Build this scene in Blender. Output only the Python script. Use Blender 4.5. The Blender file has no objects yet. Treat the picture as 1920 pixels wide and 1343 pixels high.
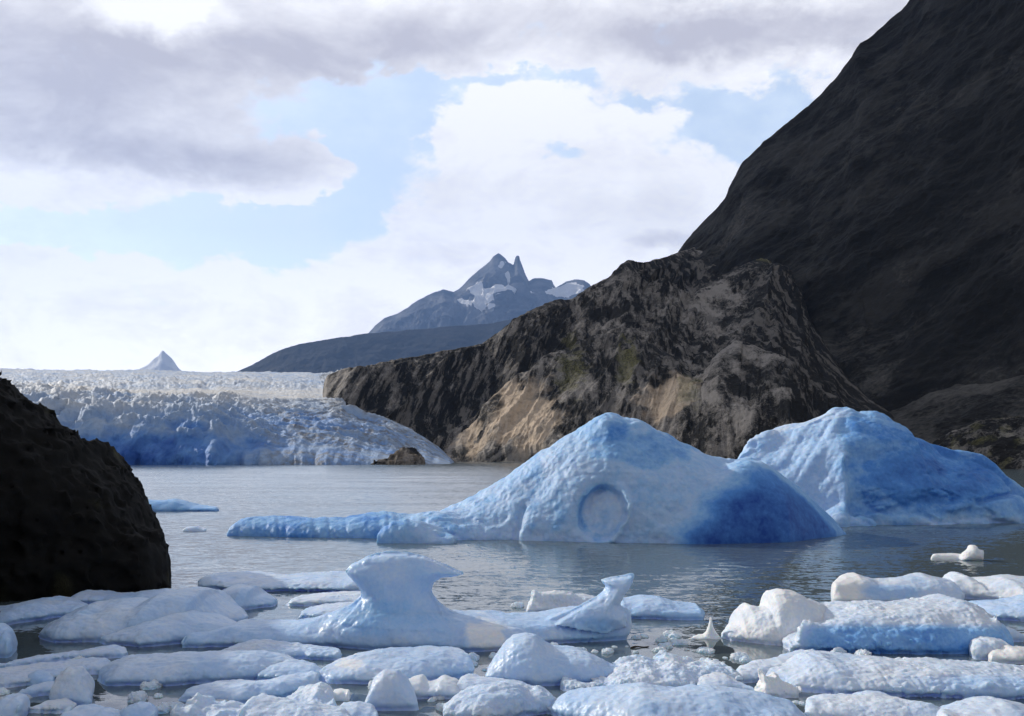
import bpy, math
import numpy as np
import openvdb

# ------------------------------------------------------------------ camera, sky, sun
SC = bpy.context.scene
COL = SC.collection
H = 6.0            # eye height above the lake, metres
F = 1900.0         # focal length in photo pixels
YH = 848.0         # photo row of the horizon
cam_d = bpy.data.cameras.new('camera')
cam = bpy.data.objects.new('camera', cam_d); COL.objects.link(cam)
cam.location = (0, 0, H); cam.rotation_euler = (math.radians(90), 0, 0)
cam_d.sensor_width = 36.0; cam_d.lens = 36.0 * F / 1920.0
cam_d.shift_y = (YH - 671.5) / 1920.0
cam_d.clip_start = 0.5; cam_d.clip_end = 80000
SC.camera = cam

SUN_AZ = math.radians(-58.0)     # from straight ahead (+Y) towards +X
SUN_EL = math.radians(27.0)
SC.view_settings.view_transform = 'Standard'
SC.view_settings.look = 'None'
SC.view_settings.gamma = 1.0
SC.view_settings.use_curve_mapping = False
SC.view_settings.exposure = 0.2
sun_d = bpy.data.lights.new('sun', 'SUN'); sun_d.energy = 3.8; sun_d.angle = math.radians(0.6)
sun_d.color = (1.0, 0.93, 0.82)
sun = bpy.data.objects.new('sun', sun_d); COL.objects.link(sun)
sun.location = (-60, 30, 60)
# lamp shines along its -Z; tilt so that -Z points away from the sun direction
sun.rotation_euler = (math.radians(90) - SUN_EL, 0, math.pi - SUN_AZ)
CY = SC.cycles
CY.max_bounces = 6; CY.diffuse_bounces = 3; CY.glossy_bounces = 4; CY.transmission_bounces = 2
CY.volume_bounces = 0
CY.use_adaptive_sampling = True; CY.adaptive_threshold = 0.02
CY.use_denoising = True

class NT:
    """small helper for node graphs"""
    def __init__(s, tree): s.t = tree; s.n = tree.nodes; s.l = tree.links
    def new(s, k, **kw):
        n = s.n.new(k)
        for a, b in kw.items(): setattr(n, a, b)
        return n
    def put(s, sock, v):
        if isinstance(v, bpy.types.NodeSocket): s.l.new(v, sock)
        elif v is not None: sock.default_value = v
    def math(s, op, a, b=None, c=None, clamp=False):
        n = s.new('ShaderNodeMath', operation=op, use_clamp=clamp)
        s.put(n.inputs[0], a); s.put(n.inputs[1], b)
        if c is not None: s.put(n.inputs[2], c)
        return n.outputs[0]
    def vmath(s, op, a, b=None):
        n = s.new('ShaderNodeVectorMath', operation=op)
        s.put(n.inputs[0], a); s.put(n.inputs[1], b)
        return n.outputs['Value'] if op in ('LENGTH', 'DOT_PRODUCT', 'DISTANCE') else n.outputs[0]
    def noise(s, vec, scale, detail=4, rough=0.5, dist=0.0, color=False):
        n = s.new('ShaderNodeTexNoise')
        s.put(n.inputs['Vector'], vec); n.inputs['Scale'].default_value = scale
        n.inputs['Detail'].default_value = detail; n.inputs['Roughness'].default_value = rough
        n.inputs['Distortion'].default_value = dist
        return n.outputs['Color'] if color else n.outputs[0]
    def ramp(s, v, a, b, lo=0.0, hi=1.0, smooth=True):
        n = s.new('ShaderNodeMapRange', interpolation_type='SMOOTHSTEP' if smooth else 'LINEAR')
        s.put(n.inputs['Value'], v)
        for k, q in (('From Min', a), ('From Max', b), ('To Min', lo), ('To Max', hi)): n.inputs[k].default_value = q
        return n.outputs[0]
    def mix(s, fac, a, b, mode='MIX'):
        n = s.new('ShaderNodeMix', data_type='RGBA', blend_type=mode)
        s.put(n.inputs[0], fac)
        s.put(n.inputs[6], a if isinstance(a, bpy.types.NodeSocket) else tuple(a) + (1,))
        s.put(n.inputs[7], b if isinstance(b, bpy.types.NodeSocket) else tuple(b) + (1,))
        return n.outputs[2]
    def xyz(s, v):
        n = s.new('ShaderNodeSeparateXYZ'); s.put(n.inputs[0], v); return n.outputs
    def comb(s, x, y, z):
        n = s.new('ShaderNodeCombineXYZ'); s.put(n.inputs[0], x); s.put(n.inputs[1], y); s.put(n.inputs[2], z); return n.outputs[0]

W = bpy.data.worlds.new('World'); SC.world = W; W.use_nodes = True
def build_sky():
    g = NT(W.node_tree)
    bg = g.n['Background']; bg.inputs['Strength'].default_value = 0.1
    sky = g.new('ShaderNodeTexSky', sky_type='NISHITA', sun_disc=False, sun_elevation=SUN_EL, sun_rotation=SUN_AZ)
    sky.air_density = 1.0; sky.dust_density = 1.5
    tc = g.new('ShaderNodeTexCoord').outputs['Generated']
    d = g.vmath('NORMALIZE', tc)
    o = g.xyz(d)
    az = g.math('ARCTAN2', o[0], o[1]); el = g.math('ARCSINE', o[2])
    p0 = g.comb(az, el, 0.0)
    # clouds are stretched a little along the horizon
    st = g.vmath('MULTIPLY', d, (1.0, 1.0, 1.7))
    w1 = g.vmath('SUBTRACT', g.noise(st, 5.0, 3, 0.5, color=True), (0.5, 0.5, 0.5))
    w2 = g.vmath('SUBTRACT', g.noise(g.vmath('ADD', st, (3.1, 1.7, 0.4)), 24.0, 7, 0.6, color=True), (0.5, 0.5, 0.5))
    p = g.vmath('ADD', p0, g.vmath('ADD', g.vmath('MULTIPLY', w1, (0.045, 0.03, 0)), g.vmath('MULTIPLY', w2, (0.08, 0.06, 0))))
    psoft = g.vmath('ADD', p0, g.vmath('ADD', g.vmath('MULTIPLY', w1, (0.07, 0.04, 0)), g.vmath('MULTIPLY', w2, (0.07, 0.045, 0))))
    def blob(P, x, y, rx, ry, a):
        # a cloud (or gap) given by its bearing and elevation
        ca = math.atan((x - 960) / F); ce = math.atan((YH - y) / math.hypot(F, x - 960))
        q = g.vmath('MULTIPLY', g.vmath('SUBTRACT', P, (ca, ce, 0)), (F / rx, F / ry, 0))
        return g.math('MULTIPLY', g.ramp(g.vmath('LENGTH', q), 0.25, 1.35, 1, 0), a)
    def total(P, items):
        r = None
        for it in items:
            b = blob(P, *it)
            r = b if r is None else g.math('ADD', r, b)
        return r
    gap = total(p, GAPS)
    far = g.ramp(g.noise(st, 3.0, 6, 0.6), 0.52, 0.66, 0, 0.9)         # gaps elsewhere in the sky
    away = g.ramp(g.math('ABSOLUTE', az), 0.55, 0.75, 0, 1)
    up = g.ramp(el, 0.5, 0.62, 0, 1)
    gap = g.math('ADD', gap, g.math('MULTIPLY', far, g.math('MAXIMUM', away, up)))
    gap = g.math('ADD', gap, g.math('MULTIPLY', g.math('SUBTRACT', g.noise(g.vmath('ADD', st, (7.7, 2.2, 1.1)), 20.0, 9, .62), .47), 1.5))
    gapf = g.ramp(gap, 0.2, 0.66)
    grey = g.math('ADD', total(psoft, GREYS), g.math('MULTIPLY', g.math('MAXIMUM', away, up), g.ramp(g.noise(st, 2.0, 5, 0.6), 0.4, 0.65, 0.1, 0.75)))
    tex = g.math('ADD', g.math('SUBTRACT', g.noise(st, 9.0, 9, 0.65, .6), 0.5), g.math('MULTIPLY', g.math('SUBTRACT', g.noise(g.vmath('MULTIPLY', st, (1, 1, 1.4)), 30.0, 8, 0.65), 0.5), .35))
    grey = g.math('ADD', grey, g.math('MULTIPLY', tex, 1.3), clamp=True)
    cloud = g.mix(grey, (11.0, 10.9, 10.9), (5.7, 5.5, 6.0))
    thin = g.noise(st, 14.0, 6, 0.6)
    blue = g.mix(g.ramp(thin, 0.35, 0.75, 0.5, 0.85), g.vmath('MULTIPLY', sky.outputs[0], (1.7, 1.7, 1.7)), (8.6, 9.7, 11.0))
    c = g.mix(gapf, cloud, blue)
    # the bright sky lies ahead, towards the sun; behind and overhead hangs a duller deck
    front = g.math('MULTIPLY', g.ramp(g.math('ABSOLUTE', az), .65, 1.3, 1, 0), g.ramp(el, .42, .75, 1, 0))
    low = g.ramp(el, 0.0, .30, 1.60, 1.10)
    k = g.math('MULTIPLY', g.math('ADD', .38, g.math('MULTIPLY', front, .62)), low)
    c = g.vmath('SCALE', c); c.node.inputs['Scale'].default_value = 1; g.l.new(g.mix(gapf, cloud, blue), c.node.inputs[0]); g.put(c.node.inputs['Scale'], k)
    g.l.new(c, bg.inputs['Color'])
# x, y, half width, half height (photo pixels at the horizon bearing), weight
GAPS = [(60, 425, 190, 42, .9), (300, 440, 300, 62, 1.0), (520, 430, 190, 62, .9), (610, 395, 130, 50, .8),
        (690, 330, 110, 80, .6), (600, 240, 150, 75, .8), (735, 215, 150, 65, .9), (860, 165, 130, 36, .7),
        (1010, 150, 170, 22, .7), (1035, 270, 85, 34, .7), (1150, 190, 120, 22, .45), (1300, 210, 120, 60, .9), (1430, 240, 110, 70, .9),
        (1490, 180, 60, 60, .6), (520, 500, 90, 30, .45),
        (540, 335, 110, 70, -2.0), (130, 375, 170, 40, -.7), (120, 475, 150, 36, -1.1), (930, 250, 130, 110, -.9), (1240, 215, 60, 36, -.7), (1090, 225, 70, 36, -.6)]
GREYS = [(230, 190, 430, 150, .62), (60, 90, 300, 130, .35), (560, 70, 330, 90, .5), (1050, 50, 420, 60, .6), (1500, 45, 330, 50, .9),
         (330, 300, 300, 45, .4), (820, 480, 130, 40, .3), (860, 370, 150, 60, .22), (1250, 445, 70, 22, .5), (1180, 400, 180, 60, .22),
         (520, 620, 260, 70, .16), (700, 110, 260, 50, .35), (1180, 130, 200, 40, .25), (280, 22, 130, 48, -.9), (200, 350, 300, 40, -.1)]
build_sky()

# ------------------------------------------------------------------ noise in numpy
def _h(ix, iy, iz):
    n = (ix.astype(np.uint32) * np.uint32(374761393) + iy.astype(np.uint32) * np.uint32(668265263) + iz.astype(np.uint32) * np.uint32(2147483647 - 46341))
    n = (n ^ (n >> np.uint32(13))) * np.uint32(1274126177)
    n = (n ^ (n >> np.uint32(15))) * np.uint32(2246822519)
    return ((n ^ (n >> np.uint32(16))) & np.uint32(0xFFFFFF)).astype(np.float32) / np.float32(0xFFFFFF)
def vn(x, y, z):
    x, y, z = np.broadcast_arrays(np.asarray(x, np.float32), np.asarray(y, np.float32), np.asarray(z, np.float32))
    fx, fy, fz = np.floor(x), np.floor(y), np.floor(z)
    ix, iy, iz = fx.astype(np.int64), fy.astype(np.int64), fz.astype(np.int64)
    tx, ty, tz = x - fx, y - fy, z - fz
    tx = tx * tx * tx * (tx * (tx * 6 - 15) + 10); ty = ty * ty * ty * (ty * (ty * 6 - 15) + 10); tz = tz * tz * tz * (tz * (tz * 6 - 15) + 10)
    def L(a, b, t): return a + (b - a) * t
    r = L(L(L(_h(ix, iy, iz), _h(ix+1, iy, iz), tx), L(_h(ix, iy+1, iz), _h(ix+1, iy+1, iz), tx), ty),
          L(L(_h(ix, iy, iz+1), _h(ix+1, iy, iz+1), tx), L(_h(ix, iy+1, iz+1), _h(ix+1, iy+1, iz+1), tx), ty), tz)
    return r * 2 - 1
def fbm(x, y, z, octv=4, rough=0.5, lac=2.07):
    r = 0; a = 1.0; t = 0
    for i in range(octv):
        r = r + a * vn(x + 17.3 * i, y + 5.1 * i, z + 9.7 * i); t += a
        x, y, z = x * lac, y * lac, z * lac; a *= rough
    return r / t
def ridged(x, y, z, octv=4, rough=0.55, lac=2.1):
    r = 0; a = 1.0; t = 0
    for i in range(octv):
        r = r + a * (1 - 2 * np.abs(vn(x + 7.3 * i, y + 3.1 * i, z + 1.7 * i))); t += a
        x, y, z = x * lac, y * lac, z * lac; a *= rough
    return r / t
def sstep(a, b, x):
    t = np.clip((x - a) / (b - a), 0, 1); return t * t * (3 - 2 * t)
def spot(x, y, cx, cy, rx, ry, edge=0.0):
    return 1 - sstep(0.6, 1.1, np.hypot((x - cx) / rx, (y - cy) / ry) + edge)
def interp(pts, x):
    p = sorted(pts); return np.interp(x, [a[0] for a in p], [a[1] for a in p])

# ------------------------------------------------------------------ object helpers
def mesh(name, v, f, mat, attrs=None, parent=None, smooth=True, **props):
    v = np.ascontiguousarray(v, np.float32); f = np.ascontiguousarray(f, np.int32); k = f.shape[1]
    me = bpy.data.meshes.new(name)
    me.vertices.add(len(v)); me.vertices.foreach_set('co', v.ravel())
    me.loops.add(f.size); me.loops.foreach_set('vertex_index', f.ravel())
    me.polygons.add(len(f)); me.polygons.foreach_set('loop_start', np.arange(0, f.size, k, dtype=np.int32))
    me.polygons.foreach_set('use_smooth', np.full(len(f), smooth))
    me.update(calc_edges=True)
    for n, a in (attrs or {}).items():
        at = me.attributes.new(n, 'FLOAT', 'POINT'); at.data.foreach_set('value', np.ascontiguousarray(a, np.float32).ravel())
    me.materials.append(mat)
    o = bpy.data.objects.new(name, me); COL.objects.link(o)
    if parent: o.parent = parent
    for a, b in props.items(): o[a] = b
    return o
def gridf(nu, nv):
    i = np.arange(nu * nv).reshape(nv, nu)
    return np.stack([i[:-1, :-1], i[:-1, 1:], i[1:, 1:], i[1:, :-1]], -1).reshape(-1, 4)

# ------------------------------------------------------------------ materials
def attr(g, n):
    a = g.new('ShaderNodeAttribute', attribute_name=n); return a.outputs['Fac']
def mat(name):
    m = bpy.data.materials.new(name); m.use_nodes = True
    g = NT(m.node_tree); return m, g, g.n['Principled BSDF']
def ice_material(name, fine, strength, rough=0.35, sss=0.35, sssr=0.35, stretch=(1, 1, 1)):
    m, g, b = mat(name)
    P = g.vmath('MULTIPLY', g.new('ShaderNodeTexCoord').outputs['Object'], stretch)
    t = g.math('ADD', attr(g, 'tint'), g.ramp(g.noise(P, 0.9, 5, 0.6), 0.3, 0.7, -.07, .07, False), clamp=True)
    t = g.math('ADD', t, g.ramp(g.noise(P, fine * 1.3, 3, 0.6), 0.3, 0.7, .05, -.05, False), clamp=True)
    r = g.new('ShaderNodeValToRGB'); g.put(r.inputs[0], t); e = r.color_ramp.elements
    e[0].position = 0; e[0].color = (.84, .85, .86, 1)
    e[1].position = 1; e[1].color = (.01, .07, .36, 1)
    for pos, c in ((.3, (.47, .64, .90)), (.5, (.28, .52, .86)), (.7, (.09, .29, .72))):
        q = e.new(pos); q.color = c + (1,)
    g.put(b.inputs['Base Color'], r.outputs[0])
    b.inputs['Roughness'].default_value = rough
    b.inputs['IOR'].default_value = 1.31
    b.inputs['Subsurface Weight'].default_value = sss
    b.inputs['Subsurface Radius'].default_value = (0.35, 0.7, 1.0)
    b.inputs['Subsurface Scale'].default_value = sssr
    v = g.new('ShaderNodeTexVoronoi', feature='SMOOTH_F1'); g.put(v.inputs['Vector'], P); v.inputs['Scale'].default_value = fine
    v.inputs['Smoothness'].default_value = 0.6
    hgt = g.math('ADD', g.math('MULTIPLY', v.outputs['Distance'], 0.5), g.noise(P, fine * 0.6, 6, 0.62))
    bp = g.new('ShaderNodeBump'); g.put(bp.inputs['Strength'], g.math('MULTIPLY', g.math('SUBTRACT', 1.0, attr(g, 'glaze')), strength)); bp.inputs['Distance'].default_value = 0.5 / fine
    g.put(bp.inputs['Height'], hgt); g.l.new(bp.outputs[0], b.inputs['Normal'])
    return m
M_FLOE = ice_material('melting_ice', 7.0, 0.3, rough=.36)
M_ROUGH = ice_material('pitted_ice', 7.0, 0.8, rough=0.5)
M_BERG = ice_material('iceberg_ice', 2.6, 0.75, rough=0.5, sssr=0.6)
M_NOSE = ice_material('smooth_blue_ice', 1.2, 0.12, rough=0.28, sss=0.2)

def rock_material(name, scale, dark, grey, bump, sx=(1, 1, 1), ang=None, fa=1., fb=.1, kk=.5, warm=(.62, .50, .38), moss=(.20, .19, .075)):
    m, g, b = mat(name)
    P = g.vmath('MULTIPLY', g.new('ShaderNodeTexCoord').outputs['Object'], sx)
    n1 = g.noise(P, scale, 9, 0.65); n2 = g.noise(P, scale * 6, 8, 0.7); n3 = g.noise(P, scale * 30, 6, 0.7)
    k = g.math('ADD', attr(g, 'bare'), g.ramp(n2, 0.3, 0.7, -.35, .35, False))
    k = g.math('ADD', k, g.ramp(n3, 0.35, 0.65, -.28, .28, False))
    k = g.math('ADD', k, g.ramp(n1, .3, .7, -.25, .25, False), clamp=True)
    hs = None
    if ang is not None:
        c_, s_ = math.cos(math.radians(ang)), math.sin(math.radians(ang))
        Pw = g.vmath('ADD', P, g.vmath('MULTIPLY', g.vmath('SUBTRACT', g.noise(P, scale * 1.5, 3, .6, color=True), (.5, .5, .5)), (.5 / scale * .3, 0, .5 / scale * .3)))
        U = g.comb(g.math('MULTIPLY', g.vmath('DOT_PRODUCT', Pw, (s_, .3, -c_)), fa), g.math('MULTIPLY', g.vmath('DOT_PRODUCT', Pw, (c_, 0, s_)), fb), g.math('MULTIPLY', g.xyz(P)[1], fb))
        hs = g.noise(U, 1.0, 6, .68)
        k = g.math('ADD', k, g.ramp(hs, .42, .58, -kk, kk, False), clamp=True)
    c = g.mix(k, dark, grey)
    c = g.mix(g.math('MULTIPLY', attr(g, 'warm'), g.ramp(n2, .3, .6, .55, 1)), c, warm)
    c = g.mix(g.math('MULTIPLY', attr(g, 'moss'), g.ramp(n3, .38, .6, .15, 1)), c, moss)
    g.put(b.inputs['Base Color'], c); b.inputs['Roughness'].default_value = 0.85
    b.inputs['Specular IOR Level'].default_value = 0.2
    bp = g.new('ShaderNodeBump'); bp.inputs['Strength'].default_value = bump; bp.inputs['Distance'].default_value = 2.0 / scale * .05
    hh = g.math('ADD', n1, g.math('MULTIPLY', n2, .4)); hh = hh if hs is None else g.math('ADD', hh, g.math('MULTIPLY', hs, .9)); g.put(bp.inputs['Height'], hh); g.l.new(bp.outputs[0], b.inputs['Normal'])
    return m
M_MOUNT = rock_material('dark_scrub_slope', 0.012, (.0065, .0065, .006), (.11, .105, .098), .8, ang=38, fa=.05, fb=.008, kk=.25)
M_RIDGE = rock_material('glaciated_rock', 0.03, (.013, .0125, .012), (.33, .305, .28), 1.0, ang=56, fa=.22, fb=.025, kk=.45)
M_FAR = rock_material('far_rock', 0.0009, (.010, .014, .018), (.04, .045, .05), 0.6)
M_SHORE = rock_material('black_wet_rock', 0.9, (.002, .002, .002), (.007, .007, .0065), 0.8)

# ------------------------------------------------------------------ lake
WX, WY, WB = .13, .44, .085   # wave slopes; the faces turned to the open lake's near shore are the ones in view
def build_lake():
    m, g, b = mat('lake_water')
    P = g.new('ShaderNodeTexCoord').outputs['Object']
    o = g.xyz(P)
    b.inputs['Base Color'].default_value = (.10, .135, .155, 1)
    b.inputs['IOR'].default_value = 2.4
    # sheltered, calmer water among the floes; small wind waves beyond
    calm = g.ramp(g.math('ADD', o[1], g.ramp(g.noise(P, .12, 3, .5), .3, .7, -6, 6, False)), 26.0, 44.0, .10, 1.0)
    patch = g.ramp(g.noise(g.vmath('MULTIPLY', P, (.6, 1.6, 1)), .05, 4, .6), .38, .62, .45, 1.0)
    amp = g.math('MULTIPLY', calm, patch)
    v = g.vmath('MULTIPLY', P, (1.0, 1.9, 1.0))
    # wave slopes in x and y, the same at any distance
    a = g.vmath('SUBTRACT', g.noise(v, 1.1, 3, .6, .3, color=True), (.5, .5, .5))
    c = g.vmath('SUBTRACT', g.noise(v, 4.5, 2, .5, color=True), (.5, .5, .5))
    sl = g.vmath('ADD', g.vmath('MULTIPLY', a, (WX, WY, 0)), g.vmath('MULTIPLY', c, (WX * .7, WY * .7, 0)))
    sc = g.new('ShaderNodeVectorMath', operation='SCALE'); g.put(sc.inputs[0], sl); g.put(sc.inputs['Scale'], amp)
    nrm = g.vmath('NORMALIZE', g.vmath('ADD', g.vmath('ADD', sc.outputs[0], g.comb(0.0, g.math('MULTIPLY', g.ramp(o[1], 30, 70, .2, 1), -WB), 0.0)), (0, 0, 1)))
    g.put(b.inputs['Normal'], nrm)
    # ripples too small to resolve far out act as roughness
    g.put(b.inputs['Roughness'], g.math('MULTIPLY', g.ramp(o[1], 28, 75, .03, .08), g.ramp(patch, .45, 1, .85, 1.05)))
    nu, nv = 120, 120
    X, Y = np.meshgrid(np.linspace(-1, 1, nu) ** 3 * 30000, -1500 + np.linspace(0, 1, nv) ** 3 * 33000)
    mesh('lake', np.stack([X, Y, 0 * X], -1).reshape(-1, 3), gridf(nu, nv), m, kind='structure')
build_lake()

# ------------------------------------------------------------------ slopes
def slope(name, xs, crest, dcrest, base, material, nv, disp, attrs, prof=None, back=0.25, nback=14, **props):
    """terrain from a shore line up to a crest line, then down behind it; crest/dcrest/base are lists over bearing"""
    nu = len(xs)
    yc = interp(crest, xs); Dc = interp(dcrest, xs); Db = interp(base, xs)
    zc = H + (YH - yc) / F * Dc
    t = np.linspace(0, 1, nv)[:, None]
    pr = prof(t, xs[None, :]) if prof else t
    Y = Db + (Dc - Db) * t; Z = -2 + (zc + 2) * pr
    s = np.linspace(0, 1, nback + 1)[1:, None]
    Yb = Dc * (1 + back * s); Zb = zc - (zc + 30) * (s ** 1.3) * 0.9
    Y = np.vstack([Y, Yb]); Z = np.vstack([Z, Zb])
    X = (xs - 960) / F * Y
    P = np.stack([X, Y, Z], -1)
    du = np.gradient(P, axis=1); dv = np.gradient(P, axis=0)
    N = np.cross(du, dv); N /= np.linalg.norm(N, axis=-1, keepdims=True) + 1e-9
    px = 960 + F * X / Y; py = YH - F * (Z - H) / Y
    tt = np.vstack([t * np.ones(nu), 1 + s * np.ones(nu)])
    P = P + N * disp(X, Y, Z, px, py, tt)[..., None]
    at = {k: np.clip(f(X, Y, Z, px, py, tt), -1, 1) * np.ones_like(X) for k, f in attrs.items()}
    return mesh(name, P.reshape(-1, 3), gridf(nu, P.shape[0]), material, at, **props)
zero = lambda X, Y, Z, px, py, t: 0 * X

def streak(px, py, D, ang, fa, fb, octv=4, seed=0.0):
    """noise drawn out along a direction of the rock face (ang from horizontal, degrees)"""
    c, s = math.cos(math.radians(ang)), math.sin(math.radians(ang))
    along = (px * c - py * s) ; across = (px * s + py * c)
    return ridged(across * fa, along * fb, D * 0.004 + seed, octv)

# the big dark mountain on the right
xs = np.linspace(1120, 3300, 900)
big_crest = [(1120, 640), (1200, 520), (1255, 484), (1275, 466), (1300, 436), (1325, 410), (1345, 392), (1360, 372), (1375, 340), (1395, 305), (1410, 290),
             (1432, 268), (1450, 256), (1470, 240), (1500, 218), (1520, 204), (1535, 185), (1548, 170), (1575, 140), (1600, 105), (1612, 80),
             (1640, 62), (1660, 45), (1690, 20), (1704, 2), (1730, -30), (1800, -110), (1920, -260), (2200, -520), (2700, -700), (3300, -650)]
def big_disp(X, Y, Z, px, py, t):
    a = streak(X, -Z, Y, 38, 1/60., 1/300., 5) * 6 + fbm(X/90, Y/90, Z/90, 6, .55) * 17
    return a * sstep(0, .12, t) * (1 - .45 * sstep(.9, 1.0, t))
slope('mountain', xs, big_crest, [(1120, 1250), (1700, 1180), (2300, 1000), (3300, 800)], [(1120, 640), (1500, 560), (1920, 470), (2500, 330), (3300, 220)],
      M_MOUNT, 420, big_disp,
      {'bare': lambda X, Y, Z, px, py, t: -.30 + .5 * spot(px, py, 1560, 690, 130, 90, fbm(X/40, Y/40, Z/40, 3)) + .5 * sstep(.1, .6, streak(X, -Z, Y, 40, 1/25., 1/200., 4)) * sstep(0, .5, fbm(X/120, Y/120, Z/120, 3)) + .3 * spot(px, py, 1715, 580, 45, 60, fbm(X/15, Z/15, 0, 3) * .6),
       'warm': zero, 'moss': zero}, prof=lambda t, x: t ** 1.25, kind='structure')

def mount_y(px, py):
    """distance of the mountain's face at a bearing and elevation"""
    yc = interp(big_crest, px); Dc = np.interp(px, [1120, 1700, 2300], [1250, 1180, 1000]); Db = np.interp(px, [1120, 1500, 1920], [640, 560, 470])
    t = np.linspace(0, 1, 400); Y = Db + (Dc - Db) * t; Z = -2 + (H + (YH - yc) / F * Dc + 2) * t ** 1.25
    return float(np.interp((YH - py) / F, (Z - H) / Y, Y))
# apron of scree slopes low on the right
xs = np.linspace(1380, 2900, 420)
slope('scree_slope', xs, [(1380, 868), (1450, 800), (1520, 765), (1600, 762), (1680, 745), (1750, 712), (1830, 672), (1920, 628), (2100, 560), (2900, 480)],
      [(1380, 620), (1920, 640), (2900, 420)], [(1380, 470), (1560, 440), (1750, 425), (1900, 405), (2200, 370), (2900, 240)], M_MOUNT, 220,
      lambda X, Y, Z, px, py, t: (streak(X, -Z, Y, 28, 1/14., 1/90., 4) * 2.2 + fbm(X/30, Y/30, Z/30, 5, .6) * 5) * sstep(0, .1, t) * (1 - .4 * sstep(.8, 1, t)),
      {'bare': lambda X, Y, Z, px, py, t: .2 + .4 * sstep(.1, .6, streak(X, -Z, Y, 25, 1/10., 1/120., 3)), 'warm': zero, 'moss': zero}, kind='structure')

# glaciated rock ridge between the glacier and the mountain
def ridge_disp(X, Y, Z, px, py, t):
    big = streak(X, -Z, Y, 52, 1/34., 1/150., 3, 3.0) * 8 + streak(X, -Z, Y, 44, 1/85., 1/260., 2, 1.0) * 15
    mid = streak(X, -Z, Y, 56, 1/11., 1/60., 4, 9.0) * 4.4
    sm = fbm(X/9, Y/9, Z/9, 5, .62) * 2.6
    return (big + mid + sm) * sstep(0, .1, t) * (1 - .6 * sstep(.85, 1, t)) * (1 - .7 * sstep(1420, 1600, px)) * sstep(596, 680, px)
def bare(X, Y, Z, px, py, t):
    n = fbm(X/28, Y/28, Z/28, 4); s = streak(X, -Z, Y, 56, 1/9., 1/70., 4, 9.0)
    k = .05 + .5 * sstep(-.1, .6, s) * sstep(-.35, .3, n)
    k = k - .16 + .45 * streak(X, -Z, Y, 44, 1/85., 1/260., 2, 1.0) - .05
    lobes = spot(px, py, 1330, 590, 75, 65, n * .5) * .6 + spot(px, py, 1240, 560, 90, 60, n * .6) * .1 + spot(px, py, 820, 700, 60, 50, n * .6) * .35
    lobes = lobes + spot(px, py, 1410, 560, 34, 60, n * .5) * .25 + spot(px, py, 680, 720, 70, 50, n * .6) * .25
    veg = spot(px, py, 1250, 520, 110, 40, n * .5) * .4 + spot(px, py, 1050, 600, 130, 34, n * .5) * .35
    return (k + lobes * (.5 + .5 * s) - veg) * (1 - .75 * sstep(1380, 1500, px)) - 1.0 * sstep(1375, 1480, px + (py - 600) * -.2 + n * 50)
xs = np.linspace(603, 2050, 1000)
ridge_crest = [(560, 760), (603, 790), (605, 740), (609, 718), (616, 706), (650, 703), (690, 700), (722, 690), (762, 686), (800, 671), (835, 664), (862, 658), (905, 652), (925, 640), (942, 628),
       (980, 598), (1010, 586), (1040, 578), (1062, 574), (1085, 566), (1105, 552), (1126, 538), (1150, 518), (1165, 498), (1180, 491), (1210, 491), (1235, 486), (1260, 480),
       (1300, 476), (1350, 480), (1382, 483), (1430, 488), (1460, 500), (1485, 540), (1515, 600), (1550, 660), (1590, 715), (1640, 755), (1700, 795), (1780, 835), (1850, 870), (2050, 880)]
ridge_d = [(560, 740), (700, 760), (1000, 860), (1180, 960)] + [(x, mount_y(x, y) + 4) for x, y in ridge_crest if 1300 <= x <= 1700] + [(1850, 480), (2050, 440)]
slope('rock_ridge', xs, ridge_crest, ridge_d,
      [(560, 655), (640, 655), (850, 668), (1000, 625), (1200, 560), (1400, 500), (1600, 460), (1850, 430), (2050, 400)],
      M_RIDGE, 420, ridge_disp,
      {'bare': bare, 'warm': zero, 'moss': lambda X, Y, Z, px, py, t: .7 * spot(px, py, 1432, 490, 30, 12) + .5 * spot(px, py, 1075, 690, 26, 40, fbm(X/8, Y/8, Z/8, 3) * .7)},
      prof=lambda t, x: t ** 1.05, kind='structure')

# lower rounded knolls in front of the ridge, with sunlight painted into the colour of the warm slabs
def knoll_disp(X, Y, Z, px, py, t):
    big = streak(X, -Z, Y, 62, 1/26., 1/110., 2, 5.0) * 8.5
    mid = streak(X, -Z, Y, 60, 1/7., 1/46., 4, 2.0) * 3.0
    flute = streak(X, -Z, Y, 66, 1/4.5, 1/60., 3, 6.0) * 1.1 * sstep(1260, 1330, px) * (1 - sstep(1520, 1600, px)) * sstep(720, 745, py)
    return (big + mid + flute + fbm(X/6, Y/6, Z/6, 5, .62) * 1.3) * sstep(0, .08, t) * (1 - .5 * sstep(.85, 1, t))
def knoll_bare(X, Y, Z, px, py, t):
    n = fbm(X/20, Y/20, Z/20, 4); s = streak(X, -Z, Y, 60, 1/6., 1/50., 4, 2.0)
    k = .06 + .6 * sstep(-.15, .6, s) * sstep(-.4, .3, n)
    k = k - .08 + .38 * streak(X, -Z, Y, 62, 1/26., 1/110., 2, 5.0)
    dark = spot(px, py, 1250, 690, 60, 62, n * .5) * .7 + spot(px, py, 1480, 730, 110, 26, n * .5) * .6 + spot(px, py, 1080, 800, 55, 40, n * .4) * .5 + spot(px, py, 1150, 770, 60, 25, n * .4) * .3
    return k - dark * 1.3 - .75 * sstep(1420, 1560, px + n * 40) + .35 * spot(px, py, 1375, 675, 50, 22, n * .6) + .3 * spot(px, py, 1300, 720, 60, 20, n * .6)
xs = np.linspace(800, 1760, 900)
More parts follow.
